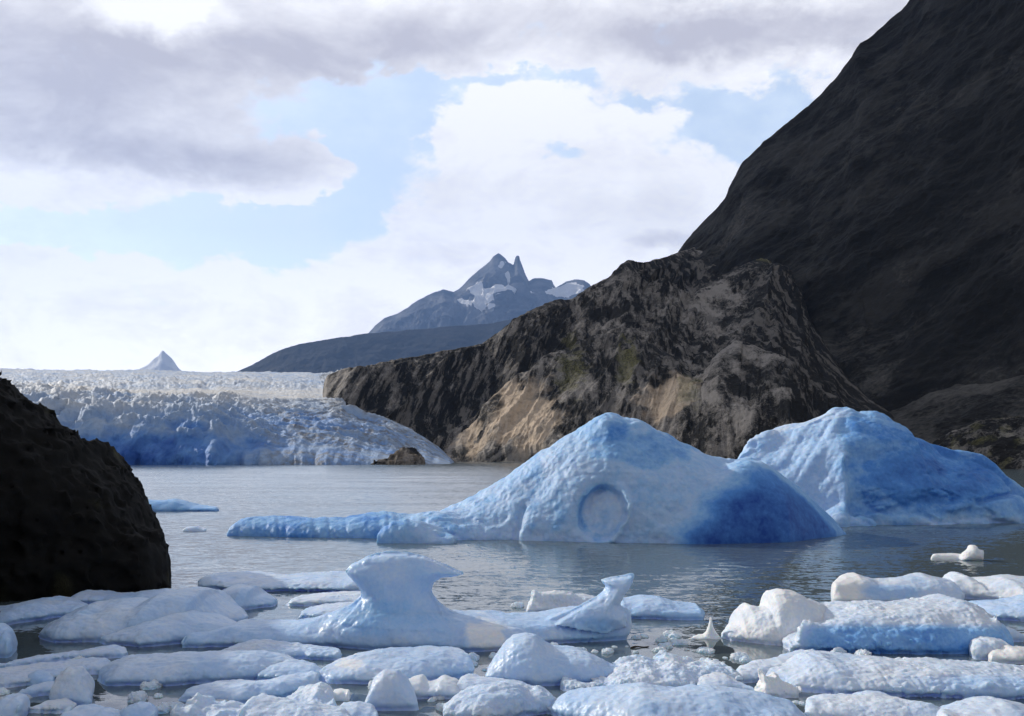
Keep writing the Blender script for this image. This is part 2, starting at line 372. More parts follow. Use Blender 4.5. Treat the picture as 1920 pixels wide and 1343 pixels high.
slope('rock_knolls', xs,
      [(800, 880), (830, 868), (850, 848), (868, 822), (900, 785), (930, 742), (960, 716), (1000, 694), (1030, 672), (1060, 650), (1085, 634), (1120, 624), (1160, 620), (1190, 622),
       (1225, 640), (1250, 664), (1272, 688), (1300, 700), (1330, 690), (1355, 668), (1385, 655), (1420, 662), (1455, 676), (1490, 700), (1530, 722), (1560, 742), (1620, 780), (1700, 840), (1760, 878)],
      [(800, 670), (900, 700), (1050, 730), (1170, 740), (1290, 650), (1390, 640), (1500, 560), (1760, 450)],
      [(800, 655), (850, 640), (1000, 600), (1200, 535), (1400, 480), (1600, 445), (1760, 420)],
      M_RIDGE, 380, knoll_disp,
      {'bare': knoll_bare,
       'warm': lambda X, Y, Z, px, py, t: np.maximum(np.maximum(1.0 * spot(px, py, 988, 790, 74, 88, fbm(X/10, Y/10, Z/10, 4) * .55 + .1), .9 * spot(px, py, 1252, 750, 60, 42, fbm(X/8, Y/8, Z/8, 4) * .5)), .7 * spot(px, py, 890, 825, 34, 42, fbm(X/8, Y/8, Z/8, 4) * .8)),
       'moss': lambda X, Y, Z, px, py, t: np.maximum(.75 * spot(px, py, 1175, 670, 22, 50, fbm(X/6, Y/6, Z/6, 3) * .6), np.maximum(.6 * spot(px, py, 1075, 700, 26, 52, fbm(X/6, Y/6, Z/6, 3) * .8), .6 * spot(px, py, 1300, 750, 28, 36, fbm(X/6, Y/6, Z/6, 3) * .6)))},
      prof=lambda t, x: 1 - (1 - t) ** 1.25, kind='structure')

# rocky shore on the far right
xs = np.linspace(1690, 2300, 300)
slope('shore_knoll', xs, [(1690, 872), (1735, 838), (1760, 826), (1800, 806), (1835, 790), (1870, 784), (1920, 782), (2000, 770), (2100, 760), (2300, 740)],
      [(1690, 410), (1850, 400), (2300, 330)], [(1690, 395), (1900, 352), (2300, 260)], M_RIDGE, 160,
      lambda X, Y, Z, px, py, t: (fbm(X/7, Y/7, Z/7, 5, .65) * 2.0 + streak(X, -Z, Y, 60, 1/5., 1/20., 3) * .6) * sstep(0, .1, t),
      {'bare': lambda X, Y, Z, px, py, t: .22 + .25 * fbm(X/4, Y/4, Z/4, 3), 'warm': zero, 'moss': lambda X, Y, Z, px, py, t: .45 * sstep(0, .4, fbm(X/5, Y/5, Z/5, 3))},
      prof=lambda t, x: 1 - (1 - t) ** 1.6, kind='structure')

# ------------------------------------------------------------------ blue mountains far up the valley
xs = np.linspace(560, 1320, 620)
def far_snow(X, Y, Z, px, py, t):
    n = fbm(X/380, Y/380, Z/380, 4, .6)
    return np.maximum.reduce([spot(px, py, 926, 558, 30, 13, n * 2.0 + .2), spot(px, py, 905, 578, 24, 10, n * 2. + .2), spot(px, py, 1064, 550, 32, 17, n * 1.2), spot(px, py, 952, 520, 5, 20, n),
                              spot(px, py, 876, 576, 10, 5, n * .6), spot(px, py, 985, 560, 12, 6, n), spot(px, py, 940, 497, 8, 8, n)]) * (t < 1.05)
def far_mat():
    m, g, b = mat('far_rock_and_snow')
    P = g.new('ShaderNodeTexCoord').outputs['Object']
    c = g.mix(g.ramp(g.noise(P, .0017, 8, .65), .35, .65), (.025, .032, .042), (.19, .19, .20))
    c = g.mix(g.ramp(attr(g, 'snow'), .45, .6), c, (.92, .93, .95))
    g.put(b.inputs['Base Color'], c); b.inputs['Roughness'].default_value = .9
    bp = g.new('ShaderNodeBump'); bp.inputs['Strength'].default_value = .8; bp.inputs['Distance'].default_value = 100
    g.put(bp.inputs['Height'], g.noise(P, .0025, 8, .65)); g.l.new(bp.outputs[0], b.inputs['Normal'])
    return m
M_PEAK = far_mat()
slope('distant_peak', xs, [(560, 700), (640, 660), (690, 630), (705, 612), (722, 598), (745, 590), (765, 578), (785, 562), (810, 550), (832, 544), (850, 550), (866, 538), (880, 522), (893, 512), (906, 502),
       (918, 492), (926, 482), (935, 477), (944, 484), (952, 494), (960, 499), (965, 497), (968, 484), (971, 480), (975, 492), (982, 510), (990, 530), (1003, 524), (1020, 523), (1034, 526), (1042, 540),
       (1052, 534), (1062, 528), (1080, 525), (1095, 527), (1104, 534), (1110, 546), (1140, 560), (1200, 590), (1320, 640)],
      [(560, 18200), (935, 19700), (1320, 18200)], [(560, 13400), (1320, 13400)], M_PEAK, 300,
      lambda X, Y, Z, px, py, t: (ridged(X/800, Y/800, Z/1100, 6, .62) * 300 + streak(X, -Z, Y, 62, 1/310., 1/1440., 4) * 110) * sstep(0, .2, t) * (1 - .9 * sstep(.8, 1.0, t)),
      {'snow': far_snow}, prof=lambda t, x: t ** 1.35, kind='structure')
xs = np.linspace(380, 1400, 500)
slope('distant_foothill', xs, [(380, 735), (425, 706), (450, 694), (480, 680), (510, 664), (535, 652), (560, 644), (590, 640), (640, 634), (690, 626), (740, 622), (790, 618), (850, 612), (920, 606), (980, 596), (1060, 585), (1200, 560), (1400, 560)],
      [(380, 10000), (1400, 12500)], [(380, 8400), (1400, 8400)], M_FAR, 140,
      lambda X, Y, Z, px, py, t: (fbm(X/360, Y/360, Z/360, 6, .6) * 65) * sstep(0, .2, t) * (1 - .7 * sstep(.8, 1.0, t)),
      {'bare': lambda X, Y, Z, px, py, t: .1 + .3 * sstep(.1, .5, fbm(X/480, Y/480, Z/480, 4)), 'warm': zero, 'moss': zero}, kind='structure')
xs = np.linspace(180, 420, 160)
slope('hazy_snow_peak', xs, [(180, 712), (225, 700), (248, 695), (262, 692), (278, 684), (290, 672), (298, 668), (305, 658), (312, 664), (322, 672), (334, 690), (350, 702), (420, 716)],
      [(180, 21800), (420, 21800)], [(180, 20000), (420, 20000)], M_PEAK, 80,
      lambda X, Y, Z, px, py, t: ridged(X/1000, Y/1000, Z/1000, 4) * 140 * (1 - .8 * sstep(.8, 1, t)),
      {'snow': lambda X, Y, Z, px, py, t: .85 + .5 * fbm(X/600, Y/600, Z/600, 3)}, back=.02, kind='structure')  # snow over the whole peak also paints in its fading by haze

# ------------------------------------------------------------------ glacier
def build_glacier():
    m, g, b = mat('glacier_ice')
    P = g.new('ShaderNodeTexCoord').outputs['Object']
    t = g.math('ADD', attr(g, 'tint'), g.ramp(g.noise(P, .09, 6, .65), .3, .7, -.12, .12, False), clamp=True)
    r = g.new('ShaderNodeValToRGB'); g.put(r.inputs[0], t); e = r.color_ramp.elements
    e[0].position = 0; e[0].color = (.80, .79, .77, 1); e[1].position = 1; e[1].color = (.02, .12, .50, 1)
    for pos, c in ((.25, (.60, .68, .80)), (.5, (.36, .52, .78)), (.75, (.12, .32, .76))):
        q = e.new(pos); q.color = c + (1,)
    c = g.mix(g.math('MULTIPLY', attr(g, 'silt'), g.ramp(g.noise(P, .3, 5, .6), .35, .65)), r.outputs[0], (.22, .22, .23))
    g.put(b.inputs['Base Color'], c); b.inputs['Roughness'].default_value = .6
    bp = g.new('ShaderNodeBump'); bp.inputs['Strength'].default_value = 1.0; bp.inputs['Distance'].default_value = 2.2
    g.put(bp.inputs['Height'], g.noise(P, .35, 6, .65)); g.l.new(bp.outputs[0], b.inputs['Normal'])
    xs = np.linspace(-1500, 880, 1150); nu = len(xs)
    clifft = interp([(-1500, 770), (100, 772), (200, 776), (300, 778), (400, 790), (470, 812), (560, 818), (650, 828), (740, 838), (800, 850), (845, 864), (852, 871), (880, 875)], xs)
    plat = interp([(-1500, 738), (200, 740), (450, 738), (560, 744), (620, 758), (650, 772), (690, 786), (730, 797), (770, 812), (800, 828), (830, 848), (848, 864), (856, 872), (880, 876)], xs)
    far = 1.8 * fbm(xs / 60., 0, 5.5, 4) + interp([(-1500, 690), (0, 697), (250, 699), (420, 704), (560, 703), (640, 704), (665, 760), (700, 790), (880, 880)], xs)
    D0 = interp([(-1500, 470), (0, 475), (300, 478), (600, 480), (850, 500), (880, 505)], xs) + fbm(xs/45, 0, 0, 4) * 7
    D1 = D0 + interp([(-1500, 26), (400, 30), (520, 45), (850, 60)], xs)
    D2 = interp([(-1500, 850), (500, 820), (600, 720), (640, 640), (880, 610)], xs)
    D3 = interp([(-1500, 3400), (600, 3300), (640, 1500), (880, 700)], xs)
    za = H + (YH - clifft) / F * D1; zb = H + (YH - plat) / F * D2; zc = H + (YH - far) / F * D3
    zc = np.where(xs > 650, np.minimum(zc, zb - 30), zc)
    rows = []
    for s in np.linspace(0, 1, 90): rows.append((D0 + (D1 - D0) * s ** 1.7, -3 + (za + 3) * s ** .72, 0 + s))
    for s in np.linspace(0, 1, 190)[1:]: rows.append((D1 + (D2 - D1) * s, za + (zb - za) * (s ** .8), 1 + s))
    for s in np.linspace(0, 1, 130)[1:]: rows.append((D2 + (D3 - D2) * s ** 1.5, zb + (zc - zb) * s ** 1.5, 2 + s))
    Y = np.array([r[0] for r in rows]); Z = np.array([r[1] for r in rows]); T = np.array([r[2] for r in rows])[:, None] * np.ones(nu)
    X = (xs - 960) / F * Y
    px = xs[None, :] + 0 * X; py = YH - F * (Z - H) / Y
    calm = sstep(430, 560, px)
    spires = ridged(X/14, Y/14, Z/30, 5, .6) * 7.5 * (1 - .62 * calm) + fbm(X/36, Y/22, 0, 4) * 6 * (1 - .4 * calm)
    crev = ridged(X/30, Y/11, 0, 4, .55) * 3.6
    dz = (spires * .8 + crev) * sstep(.35, 1.0, T) * (1 - .0 * T)
    dz = dz * np.where(T > 2, 1 - (T - 2) * .75, 1) + np.where(T > 2, (T - 2), 0) * ridged(X/210, Y/70, 0, 4) * 14
    band = spot(px, py, 430, 742, 330, 12)
    dz = dz * (1 - .7 * band)
    dz *= interp([(-1500, 1), (700, 1), (800, .6), (845, .15), (880, 0)], xs)
    front = (1 - sstep(.7, 1.3, T))
    dy = -(np.abs(vn(X/9, Z/22, 3.3)) * 9 + fbm(X/5, Z/8, 1.1, 4) * 4) * front * (1 - .45 * calm)
    P3 = np.stack([X, Y + dy, Z + dz], -1)
    n = fbm(X/40, Y/40, Z/20, 4)
    tint = .39 + .22 * n - .16 * ridged(X/40, Y/9, 0, 4) - .13 * crev / 3.6 - .10 * spires / 6
    tint += .34 * sstep(762, 835, py) * (1 - sstep(420, 560, px)) * (1 + .6 * n)
    tint += .18 * sstep(740, 800, py) * (1 - .3 * calm) - .22 * band + .16 * calm * sstep(745, 800, py)
    silt = .75 * calm * sstep(735, 780, py) * sstep(-.1, .4, ridged(X/34, Y/9, 4, 4)) + .12
    silt *= (1 - .8 * sstep(780, 840, py) * (1 - calm))
    mesh('glacier', P3.reshape(-1, 3), gridf(nu, len(rows)), m, {'tint': np.clip(tint, 0, 1), 'silt': np.clip(silt, 0, 1)}, smooth=True, kind='structure')
build_glacier()

# ------------------------------------------------------------------ bodies of ice and rock floating on or standing in the lake
def ground(y): return H * F / (y - YH)
def smin(a, b, k):
    h = np.clip(.5 + .5 * (b - a) / k, 0, 1); return b + (a - b) * h - k * h * (1 - h)
class Loaf:
    """a rounded body along a line of bearings: top edge and water line as seen, real depth w"""
    def __init__(s, top, bot, k=.7, wmax=9, p=2.3, q=2.1):
        x0, x1 = min(a[0] for a in top), max(a[0] for a in top)
        if not isinstance(bot, list): bot = [(x0, bot), (x1, bot)]
        xs = np.linspace(x0, x1, 160)
        yt, yb = interp(top, xs), interp(bot, xs)
        yt = np.minimum(yt, yb - .3)
        Df = ground(yb); m = (yt - YH) / F
        wl = np.where(yt > YH + 4, k * (H / np.maximum(m, 1e-4) - Df) / 2, 1e9)
        endf = np.sqrt(np.clip(np.minimum(xs - x0, x1 - xs) / max(6., .12 * (x1 - x0)), 0.02, 1))
        w = np.minimum(wl, wmax * endf); w = np.maximum(w, .02)
        # keep the depth smooth along the body
        ker = np.hanning(23); ker /= ker.sum(); w = np.minimum(w, np.convolve(np.pad(w, 11, mode='edge'), ker, 'valid'))
        Dc = Df + w
        h = np.sqrt(np.maximum((H - m * Dc) ** 2 - (m * w) ** 2, 1e-4)); h = np.where(H - m * Dc > 0, h, .02)
        s.X = (xs - 960) / F * Dc; o = np.argsort(s.X); s.X = s.X[o]
        s.w, s.h, s.Dc, s.p, s.q = w[o], h[o], Dc[o], p, q
        s.lo = (s.X[0], (Dc - w).min(), 0); s.hi = (s.X[-1], (Dc + w).max(), h.max())
    def sd(s, X, Y, Z):
        x = X[:, 0, 0]
        w = np.interp(x, s.X, s.w)[:, None, None]; h = np.interp(x, s.X, s.h)[:, None, None]; c = np.interp(x, s.X, s.Dc)[:, None, None]
        over = np.maximum(s.X[0] - x, x - s.X[-1])[:, None, None]
        f = (np.abs((Y - c) / w) ** s.p + np.abs(Z / h) ** s.q) ** (1 / s.p) - 1
        r = f * np.minimum(w, h)
        return np.maximum(r, over)
class Cut:
    """a body standing in a plane at distance D with the seen outline and rounded thickness T"""
    def __init__(s, poly, D, T, R):
        s.P = np.array([((x - 960) / F * D, H + (YH - y) / F * D) for x, y in poly]); s.D, s.T, s.R = D, T, R
        s.lo = (s.P[:, 0].min(), D - T, 0); s.hi = (s.P[:, 0].max(), D + T, s.P[:, 1].max())
    def sd(s, X, Y, Z):
        x, z = X[:, :, 0] * 0 + X[:, 0:1, 0], None
        x = X[:, 0, 0][:, None]; z = Z[0, 0, :][None, :]
        d = np.full((x.shape[0], z.shape[1]), 1e9); ins = np.zeros(d.shape, bool)
        n = len(s.P)
        for i in range(n):
            (ax, az), (bx, bz) = s.P[i], s.P[(i + 1) % n]
            ex, ez = bx - ax, bz - az
            t = np.clip(((x - ax) * ex + (z - az) * ez) / (ex * ex + ez * ez + 1e-12), 0, 1)
            d = np.minimum(d, np.hypot(x - ax - t * ex, z - az - t * ez))
            c = ((az > z) != (bz > z)) & (x < ex * (z - az) / (ez + 1e-12) + ax); ins ^= c
        d = np.where(ins, d, -d)[:, None, :]
        k = np.clip(d / s.R, 0, 1); T = s.T * np.sqrt(1 - (1 - k) ** 2)
        f = np.abs(Y - s.D) - T
        # blend the depth test with the outline test so the field stays distance-like
        return np.where(d > 0, np.maximum(f * np.minimum(1, .25 + d / s.R), -d), np.maximum(-d, f))
class Ball:
    def __init__(s, c, r): s.c, s.r = c, r; s.lo = tuple(a - b for a, b in zip(c, r)); s.hi = tuple(a + b for a, b in zip(c, r))
    def sd(s, X, Y, Z):
        f = np.sqrt(((X - s.c[0]) / s.r[0]) ** 2 + ((Y - s.c[1]) / s.r[1]) ** 2 + ((Z - s.c[2]) / s.r[2]) ** 2) - 1
        return f * min(s.r)

RND = np.random.RandomState(7)
def body(name, prims, material, label, cat, group=None, cell=None, amp=.06, nscale=.8, fine=.02, tint=.3, blend=.15, edit=None, tintf=None, under=.25, attrs=None, seed=None, glazef=None, parts=(), notch=0., facets=0):
    lo = np.min([p.lo for p in prims], 0); hi = np.max([p.hi for p in prims], 0)
    Dm = (lo[1] + hi[1]) / 2
    if cell is None: cell = max(.035, Dm * .0013)
    vol = np.prod((hi - lo) + .5) / cell ** 3
    if vol > 5e6: cell *= (vol / 5e6) ** (1 / 3)
    pad = 4 * cell + amp
    lo = lo - pad; hi = hi + pad; lo[2] = -under - 3 * cell
    n = np.ceil((hi - lo) / cell).astype(int) + 1
    X = (lo[0] + cell * np.arange(n[0]))[:, None, None]; Y = (lo[1] + cell * np.arange(n[1]))[None, :, None]; Z = (lo[2] + cell * np.arange(n[2]))[None, None, :]
    d = None
    for p in prims:
        q = p.sd(X, Y, Z); d = q if d is None else smin(d, q, blend)
    d = np.broadcast_to(d, n).astype(np.float32).copy()
    s = RND.rand() * 100 if seed is None else seed
    if facets:
        rs = np.random.RandomState(int(s * 1000) % 99991)
        ins = np.nonzero(d < 0)
        ctr_ = (lo + hi) / 2; ctr_[2] = 0; hs = np.maximum((hi - lo) / 2, .05); hs[2] = hi[2]
        ax, ay, azz = (X - ctr_[0]) / hs[0], (Y - ctr_[1]) / hs[1], Z / hs[2]
        qx, qy, qz = ax[ins[0], 0, 0], ay[0, ins[1], 0], azz[0, 0, ins[2]]
        for _ in range(facets):
            nn = rs.normal(size=3) * (1.6, 1, .8); nn[2] = abs(nn[2]) * .8 + .1; nn /= np.linalg.norm(nn)
            top = (qx * nn[0] + qy * nn[1] + qz * nn[2]).max()
            off = top * rs.uniform(.93, .99)
            # distance to the plane in metres
            pl = (ax * nn[0] + ay * nn[1] + azz * nn[2] - off) / np.linalg.norm(nn / hs)
            d = -smin(-d, -pl.astype(np.float32), .035)
    near = np.abs(d) < (amp * 2 + (2.2 if edit else .3))
    ix = np.nonzero(near)
    xx, yy, zz = X[ix[0], 0, 0], Y[0, ix[1], 0], Z[0, 0, ix[2]]
    if callable(amp_f := (edit or None)): d[ix] += edit(xx, yy, zz, d[ix])
    k = 1.0
    rough = amp * (fbm(xx / nscale + s, yy / nscale, zz / nscale, 3, .5)) + fine * 1.4 * ridged(xx / (nscale * .22) + s, yy / (nscale * .22), zz / (nscale * .22), 3, .6)
    d[ix] += rough * k
    if notch: d[ix] -= .05
    if notch: d[ix] += notch * .8 * np.exp(-((zz - .02) / (notch * 1.1)) ** 2)
    d = np.maximum(d, -(Z + under))
    d[0] = d[-1] = 1; d[:, 0] = d[:, -1] = 1; d[:, :, 0] = d[:, :, -1] = 1
    g = openvdb.FloatGrid(1.0); g.copyFromArray(np.ascontiguousarray(np.clip(d, -1, 1)))
    pts, quads = g.convertToQuads(0.0)
    pts = np.asarray(pts, np.float64); quads = np.asarray(quads).astype(np.int64)
    if len(quads) == 0: print('EMPTY', name, label); return None
    # keep only the largest connected piece so that no crumbs hang in the air
    par = np.arange(len(pts))
    e = np.concatenate([quads[:, [0, 1]], quads[:, [1, 2]], quads[:, [2, 3]]])
    for _ in range(400):
        m = np.minimum(par[e[:, 0]], par[e[:, 1]])
        new = par.copy(); np.minimum.at(new, e[:, 0], m); np.minimum.at(new, e[:, 1], m)
        new = new[new]
        if (new == par).all(): break
        par = new
    big = np.bincount(par).argmax(); keep = par == big
    idx = -np.ones(len(pts), np.int64); idx[keep] = np.arange(keep.sum())
    quads = idx[quads[keep[quads[:, 0]]]]; pts = pts[keep]
    v = lo + pts * cell
    # outward faces
    a, b, c = v[quads[:, 0]], v[quads[:, 1]], v[quads[:, 2]]
    ctr = v.mean(0); vol6 = (np.cross(b - a, c - a) * (a - ctr)).sum()
    if vol6 < 0: quads = quads[:, ::-1]
    px = 960 + F * v[:, 0] / v[:, 1]; py = YH - F * (v[:, 2] - H) / v[:, 1]
    t = tint + .07 * fbm(v[:, 0] + s, v[:, 1], v[:, 2] * 2, 3)
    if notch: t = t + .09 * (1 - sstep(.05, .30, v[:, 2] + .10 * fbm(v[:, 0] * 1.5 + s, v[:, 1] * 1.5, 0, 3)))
    if tintf: t = tintf(v, px, py, t)
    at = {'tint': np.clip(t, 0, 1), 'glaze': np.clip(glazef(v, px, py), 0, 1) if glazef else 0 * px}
    if attrs: at = attrs(v, px, py)
    org = np.array([v[:, 0].mean(), v[:, 1].mean(), 0])
    fx, fy = px[quads].mean(1), py[quads].mean(1)
    own = np.zeros(len(quads), int)
    for i, pt in enumerate(parts): own[pt[1](fx, fy, v[quads].mean(1)) & (own == 0)] = i + 1
    def piece(nm, sel, par=None):
        q = quads[sel]; u, inv = np.unique(q, return_inverse=True)
        return mesh(nm, v[u] - org, inv.reshape(q.shape), material, {a: b[u] for a, b in at.items()}, parent=par)
    o = piece(name, own == 0)
    o.location = org
    for i, pt in enumerate(parts):
        c = piece(pt[0], own == i + 1, o)
        if len(pt) > 2: c['label'] = pt[2]
    o['label'] = label; o['category'] = cat
    if group: o['group'] = group
    return o

# ---- the black rock at the left shore
def rock_attrs(v, px, py):
    n = fbm(v[:, 0] / 2, v[:, 1] / 2, v[:, 2] / 2, 4)
    return {'bare': np.clip(.35 + .6 * n, 0, 1), 'warm': 0 * n, 'moss': np.clip(n - .35, 0, .4)}
body('shore_rock', [Loaf([(-700, 300), (-300, 505), (-100, 652), (0, 722), (30, 742), (60, 764), (95, 796), (130, 812), (168, 822), (180, 850), (205, 878), (228, 905), (248, 945), (262, 985), (280, 992), (292, 1020), (302, 1055), (303, 1095), (300, 1112)],
                   [(-700, 1160), (0, 1138), (150, 1128), (300, 1114)], wmax=6.5, p=2.6, q=2.6), Ball((-27, 30, 0), (10, 12, 11)), Ball((-30, 18, 0), (12, 10, 9))],  # out-of-frame humps and raised left end added to shade the near floes
     M_SHORE, 'large black rock outcrop at the left shore, rising above the ice floes', 'rock', cell=.13, amp=.40, nscale=1.1, fine=.30, blend=1.0, attrs=rock_attrs, under=.5)
# ---- small brown rock at the foot of the glacier
body('rock_outcrop', [Loaf([(728, 868), (738, 855), (750, 843), (764, 838), (778, 843), (788, 854), (796, 866)], 871.5, wmax=16), Loaf([(690, 869), (720, 862), (760, 860)], 871.4, wmax=8)],
     M_RIDGE, 'low brown rock outcrop standing at the foot of the glacier tongue', 'rock', cell=.55, amp=2.2, nscale=7, fine=.7, blend=2,
     attrs=lambda v, px, py: {'bare': .0 + .3 * fbm(v[:, 0] / 5, v[:, 1] / 5, v[:, 2] / 5, 3), 'warm': .12 + .3 * fbm(v[:, 0] / 7, v[:, 1] / 7, v[:, 2] / 7, 3), 'moss': 0 * px}, under=1.5)

# ---- the two large icebergs
D1c = ground(1018) + 5
def berg1_edit(x, y, z, d):
    px = 960 + F * x / y; py = YH - F * (z - H) / y
    nose = sstep(1235, 1310, px - np.clip((1005 - py), 0, 160) * .98)
    r = .55 * fbm(x / 5., y / 5., z / 5., 3) * (1 - .6 * nose) + (.20 * fbm(x / 1.6, y / 1.6, z / 1.6, 4, .55) + .10 * ridged(x / .8, y / .8, z / .8, 3)) * (1 - .92 * nose)
    flute = .13 * ridged(px / 16., py / 90., 2.2, 2) * (px < 800)
    q = np.hypot((px - 1128 + .12 * (py - 960)) / 46, (py - 962) / 50) + .16 * fbm(px / 22., py / 22., 3.3, 3)
    th = np.arctan2(962 - py, px - 1128)
    ul = sstep(-.5, .8, np.cos(th - 2.5))
    rec = (1 - sstep(.86, 1.06, q)) * (1 - .8 * sstep(985, 1012, py)) * (.12 + .85 * sstep(-.9, 1.0, (1128 - px) / 46 * .75 + (960 - py) / 52 * .75))
    rec = rec - .22 * sstep(.8, 1.3, q) * 0
    rim = -.5 * np.exp(-((q - 1.13) / .12) ** 2) * sstep(-.35, .6, np.cos(th + .45)) + .12 * np.exp(-((q - 1.1) / .2) ** 2) * ul
    gul = .35 * np.exp(-((px - 968 - (1000 - py) * .25) / 9) ** 2) * sstep(930, 960, py)
    front = y < D1c + 1
    r = r * (1 - .6 * (1 - sstep(700, 840, px)))
    return r + flute * .5 + (rec + rim + gul) * front
def berg1_tint(v, px, py, t):
    n = fbm(v[:, 0] / 1.5, v[:, 1] / 1.5, v[:, 2] / 1.5, 4)
    edge = px - 1245 - np.clip((1005 - py), 0, 160) * .98 + n * 10
    nose = sstep(-20, 95, edge) * (1 - sstep(.0, 1, (px - np.interp(py, [856, 884, 912, 938, 962, 980, 998], [1398, 1455, 1490, 1520, 1545, 1562, 1574]) + 16 + n * 8) / 12.) * .6)
    deep = sstep(885, 970, py)
    t = .37 + .08 * n + nose * (.35 + .22 * deep * (1 - .35 * sstep(1420, 1560, px)))
    t = t + .20 * spot(px, py, 1225, 836, 110, 42, n * .9) + .12 * spot(px, py, 1130, 800, 60, 30, n * .5)
    q = np.hypot((px - 1128) / 46, (py - 960) / 52)
    t = t - .10 * (q < .8) + .22 * np.exp(-((q - .88) / .16) ** 2) * sstep(-.3, .6, np.cos(np.arctan2(962 - py, px - 1128) - 2.5))  # bluer crescent paints the overhang's shade into the hollow
    t = t + .2 * (1 - sstep(690, 830, px)) + .1 * sstep(.2, .5, n) * (px < 1200)
    return t
A1 = Loaf([(770, 1000), (785, 972), (840, 950), (870, 940), (905, 925), (935, 905), (962, 884), (1000, 862), (1030, 838), (1062, 812), (1085, 798), (1112, 780), (1132, 771), (1150, 776), (1180, 790),
           (1215, 802), (1250, 812), (1275, 826), (1310, 840), (1340, 853), (1375, 858), (1400, 856), (1435, 872), (1460, 888), (1500, 920)],
          [(770, 1010), (1000, 1015), (1200, 1020), (1320, 1018), (1500, 1006)], wmax=6.0, p=1.7, q=1.5)
B1 = Loaf([(1180, 1012), (1215, 1000), (1245, 960), (1285, 915), (1330, 882), (1370, 862), (1398, 855), (1425, 864), (1455, 884), (1490, 912), (1520, 938), (1545, 962), (1562, 980), (1574, 998)],
          [(1180, 1020), (1300, 1021), (1450, 1017), (1574, 1001)], wmax=4.4, p=1.9, q=1.7)
T1 = Loaf([(426, 1004), (434, 986), (452, 974), (480, 969), (540, 965), (600, 966), (640, 969), (690, 964), (735, 961), (780, 966), (830, 962), (880, 970), (920, 1000)], [(426, 1005), (600, 1009), (920, 1013)], wmax=3.2)
L1 = Loaf([(704, 1006), (712, 992), (735, 979), (762, 974), (790, 979), (815, 992), (850, 1012)], 1019.5, wmax=1.5)
body('iceberg', [A1, B1, T1, L1], M_BERG, 'pointed blue iceberg with a round hollow in its face and a long low tail', 'iceberg', cell=.10, amp=.0, fine=.0, nscale=2.0, blend=.35, edit=berg1_edit, tintf=berg1_tint, under=.5,
     glazef=lambda v, px, py: sstep(0, 60, px - 1245 - np.clip((1005 - py), 0, 160) * .98) * 1.0,
     parts=[('ice_lump', lambda fx, fy, c: (fx > 703) & (fx < 852) & (fy > 972 + np.abs(fx - 762) * .36) & (c[:, 1] < ground(1016) + 1.2), 'small rounded lump at the foot of the tail'),
            ('ice_tail', lambda fx, fy, c: fx < 790, 'long low tail of the iceberg')])

def berg2_edit(x, y, z, d):
    px = 960 + F * x / y; py = YH - F * (z - H) / y
    r = .5 * ridged(x / 7., y / 7., z / 5., 2) + .22 * fbm(x / 2.4, y / 2.4, z / 2.4, 4, .55) + .10 * ridged(x / 1.1, y / 1.1, z / 1.1, 3)
    grooves = .28 * ridged((px + py * .62) / 38., py / 220., 1.3, 2) * (1 - sstep(1560, 1600, px)) * (1 - sstep(880, 930, py))
    cav = .55 * sstep(.1, .7, ridged((px - 2 * py) / 150., (py + .3 * px) / 46., 5.1, 3)) * sstep(1590, 1640, px) * sstep(840, 880, py)
    step = .8 * sstep(0, 10, px - 1583 + fbm(py / 15., 0, 0, 2) * 6) * sstep(820, 860, py)
    return r + (grooves + cav + step) * (y < ground(985) + 6)
def berg2_tint(v, px, py, t):
    n = fbm(v[:, 0] / 2., v[:, 1] / 2., v[:, 2] / 1.2, 4)
    right = sstep(1560, 1600, px + n * 14)
    t = .36 + .06 * n + right * (.22 + .20 * spot(px, py, 1760, 890, 150, 70, n * .7) + .14 * sstep(800, 850, py) * n)
    t = t - .14 * right * sstep(955, 975, py) + .1 * spot(px, py, 1690, 800, 110, 36, n * .5)
    return t - .1 * (np.abs(v[:, 2] - np.interp(px, [1375, 1540, 1600, 1700, 1790, 1870, 1940], [7, 9.2, 9.6, 8.2, 6.5, 5, 2])) < .45)
A2 = Loaf([(1368, 900), (1376, 858), (1384, 840), (1400, 822), (1430, 810), (1480, 796), (1515, 786), (1545, 774), (1590, 769), (1625, 773), (1662, 783), (1700, 799), (1704, 812), (1722, 816), (1740, 828), (1785, 838),
           (1828, 843), (1845, 855), (1862, 874), (1884, 892), (1905, 912), (1940, 930), (1975, 950), (2010, 982)], [(1368, 980), (1540, 986), (1700, 987), (1920, 983), (2010, 984)], wmax=7.5, p=1.9, q=1.7)
C2 = Loaf([(1500, 984), (1530, 960), (1570, 940), (1610, 928), (1640, 950), (1665, 975), (1680, 984)], 989, wmax=1.8)
body('iceberg', [A2, C2], M_BERG, 'broad rounded iceberg at the right, pale grooved left side and deep blue right side', 'iceberg', cell=.13, amp=.0, fine=.0, nscale=2.0, blend=.5, edit=berg2_edit, tintf=berg2_tint, under=.5)

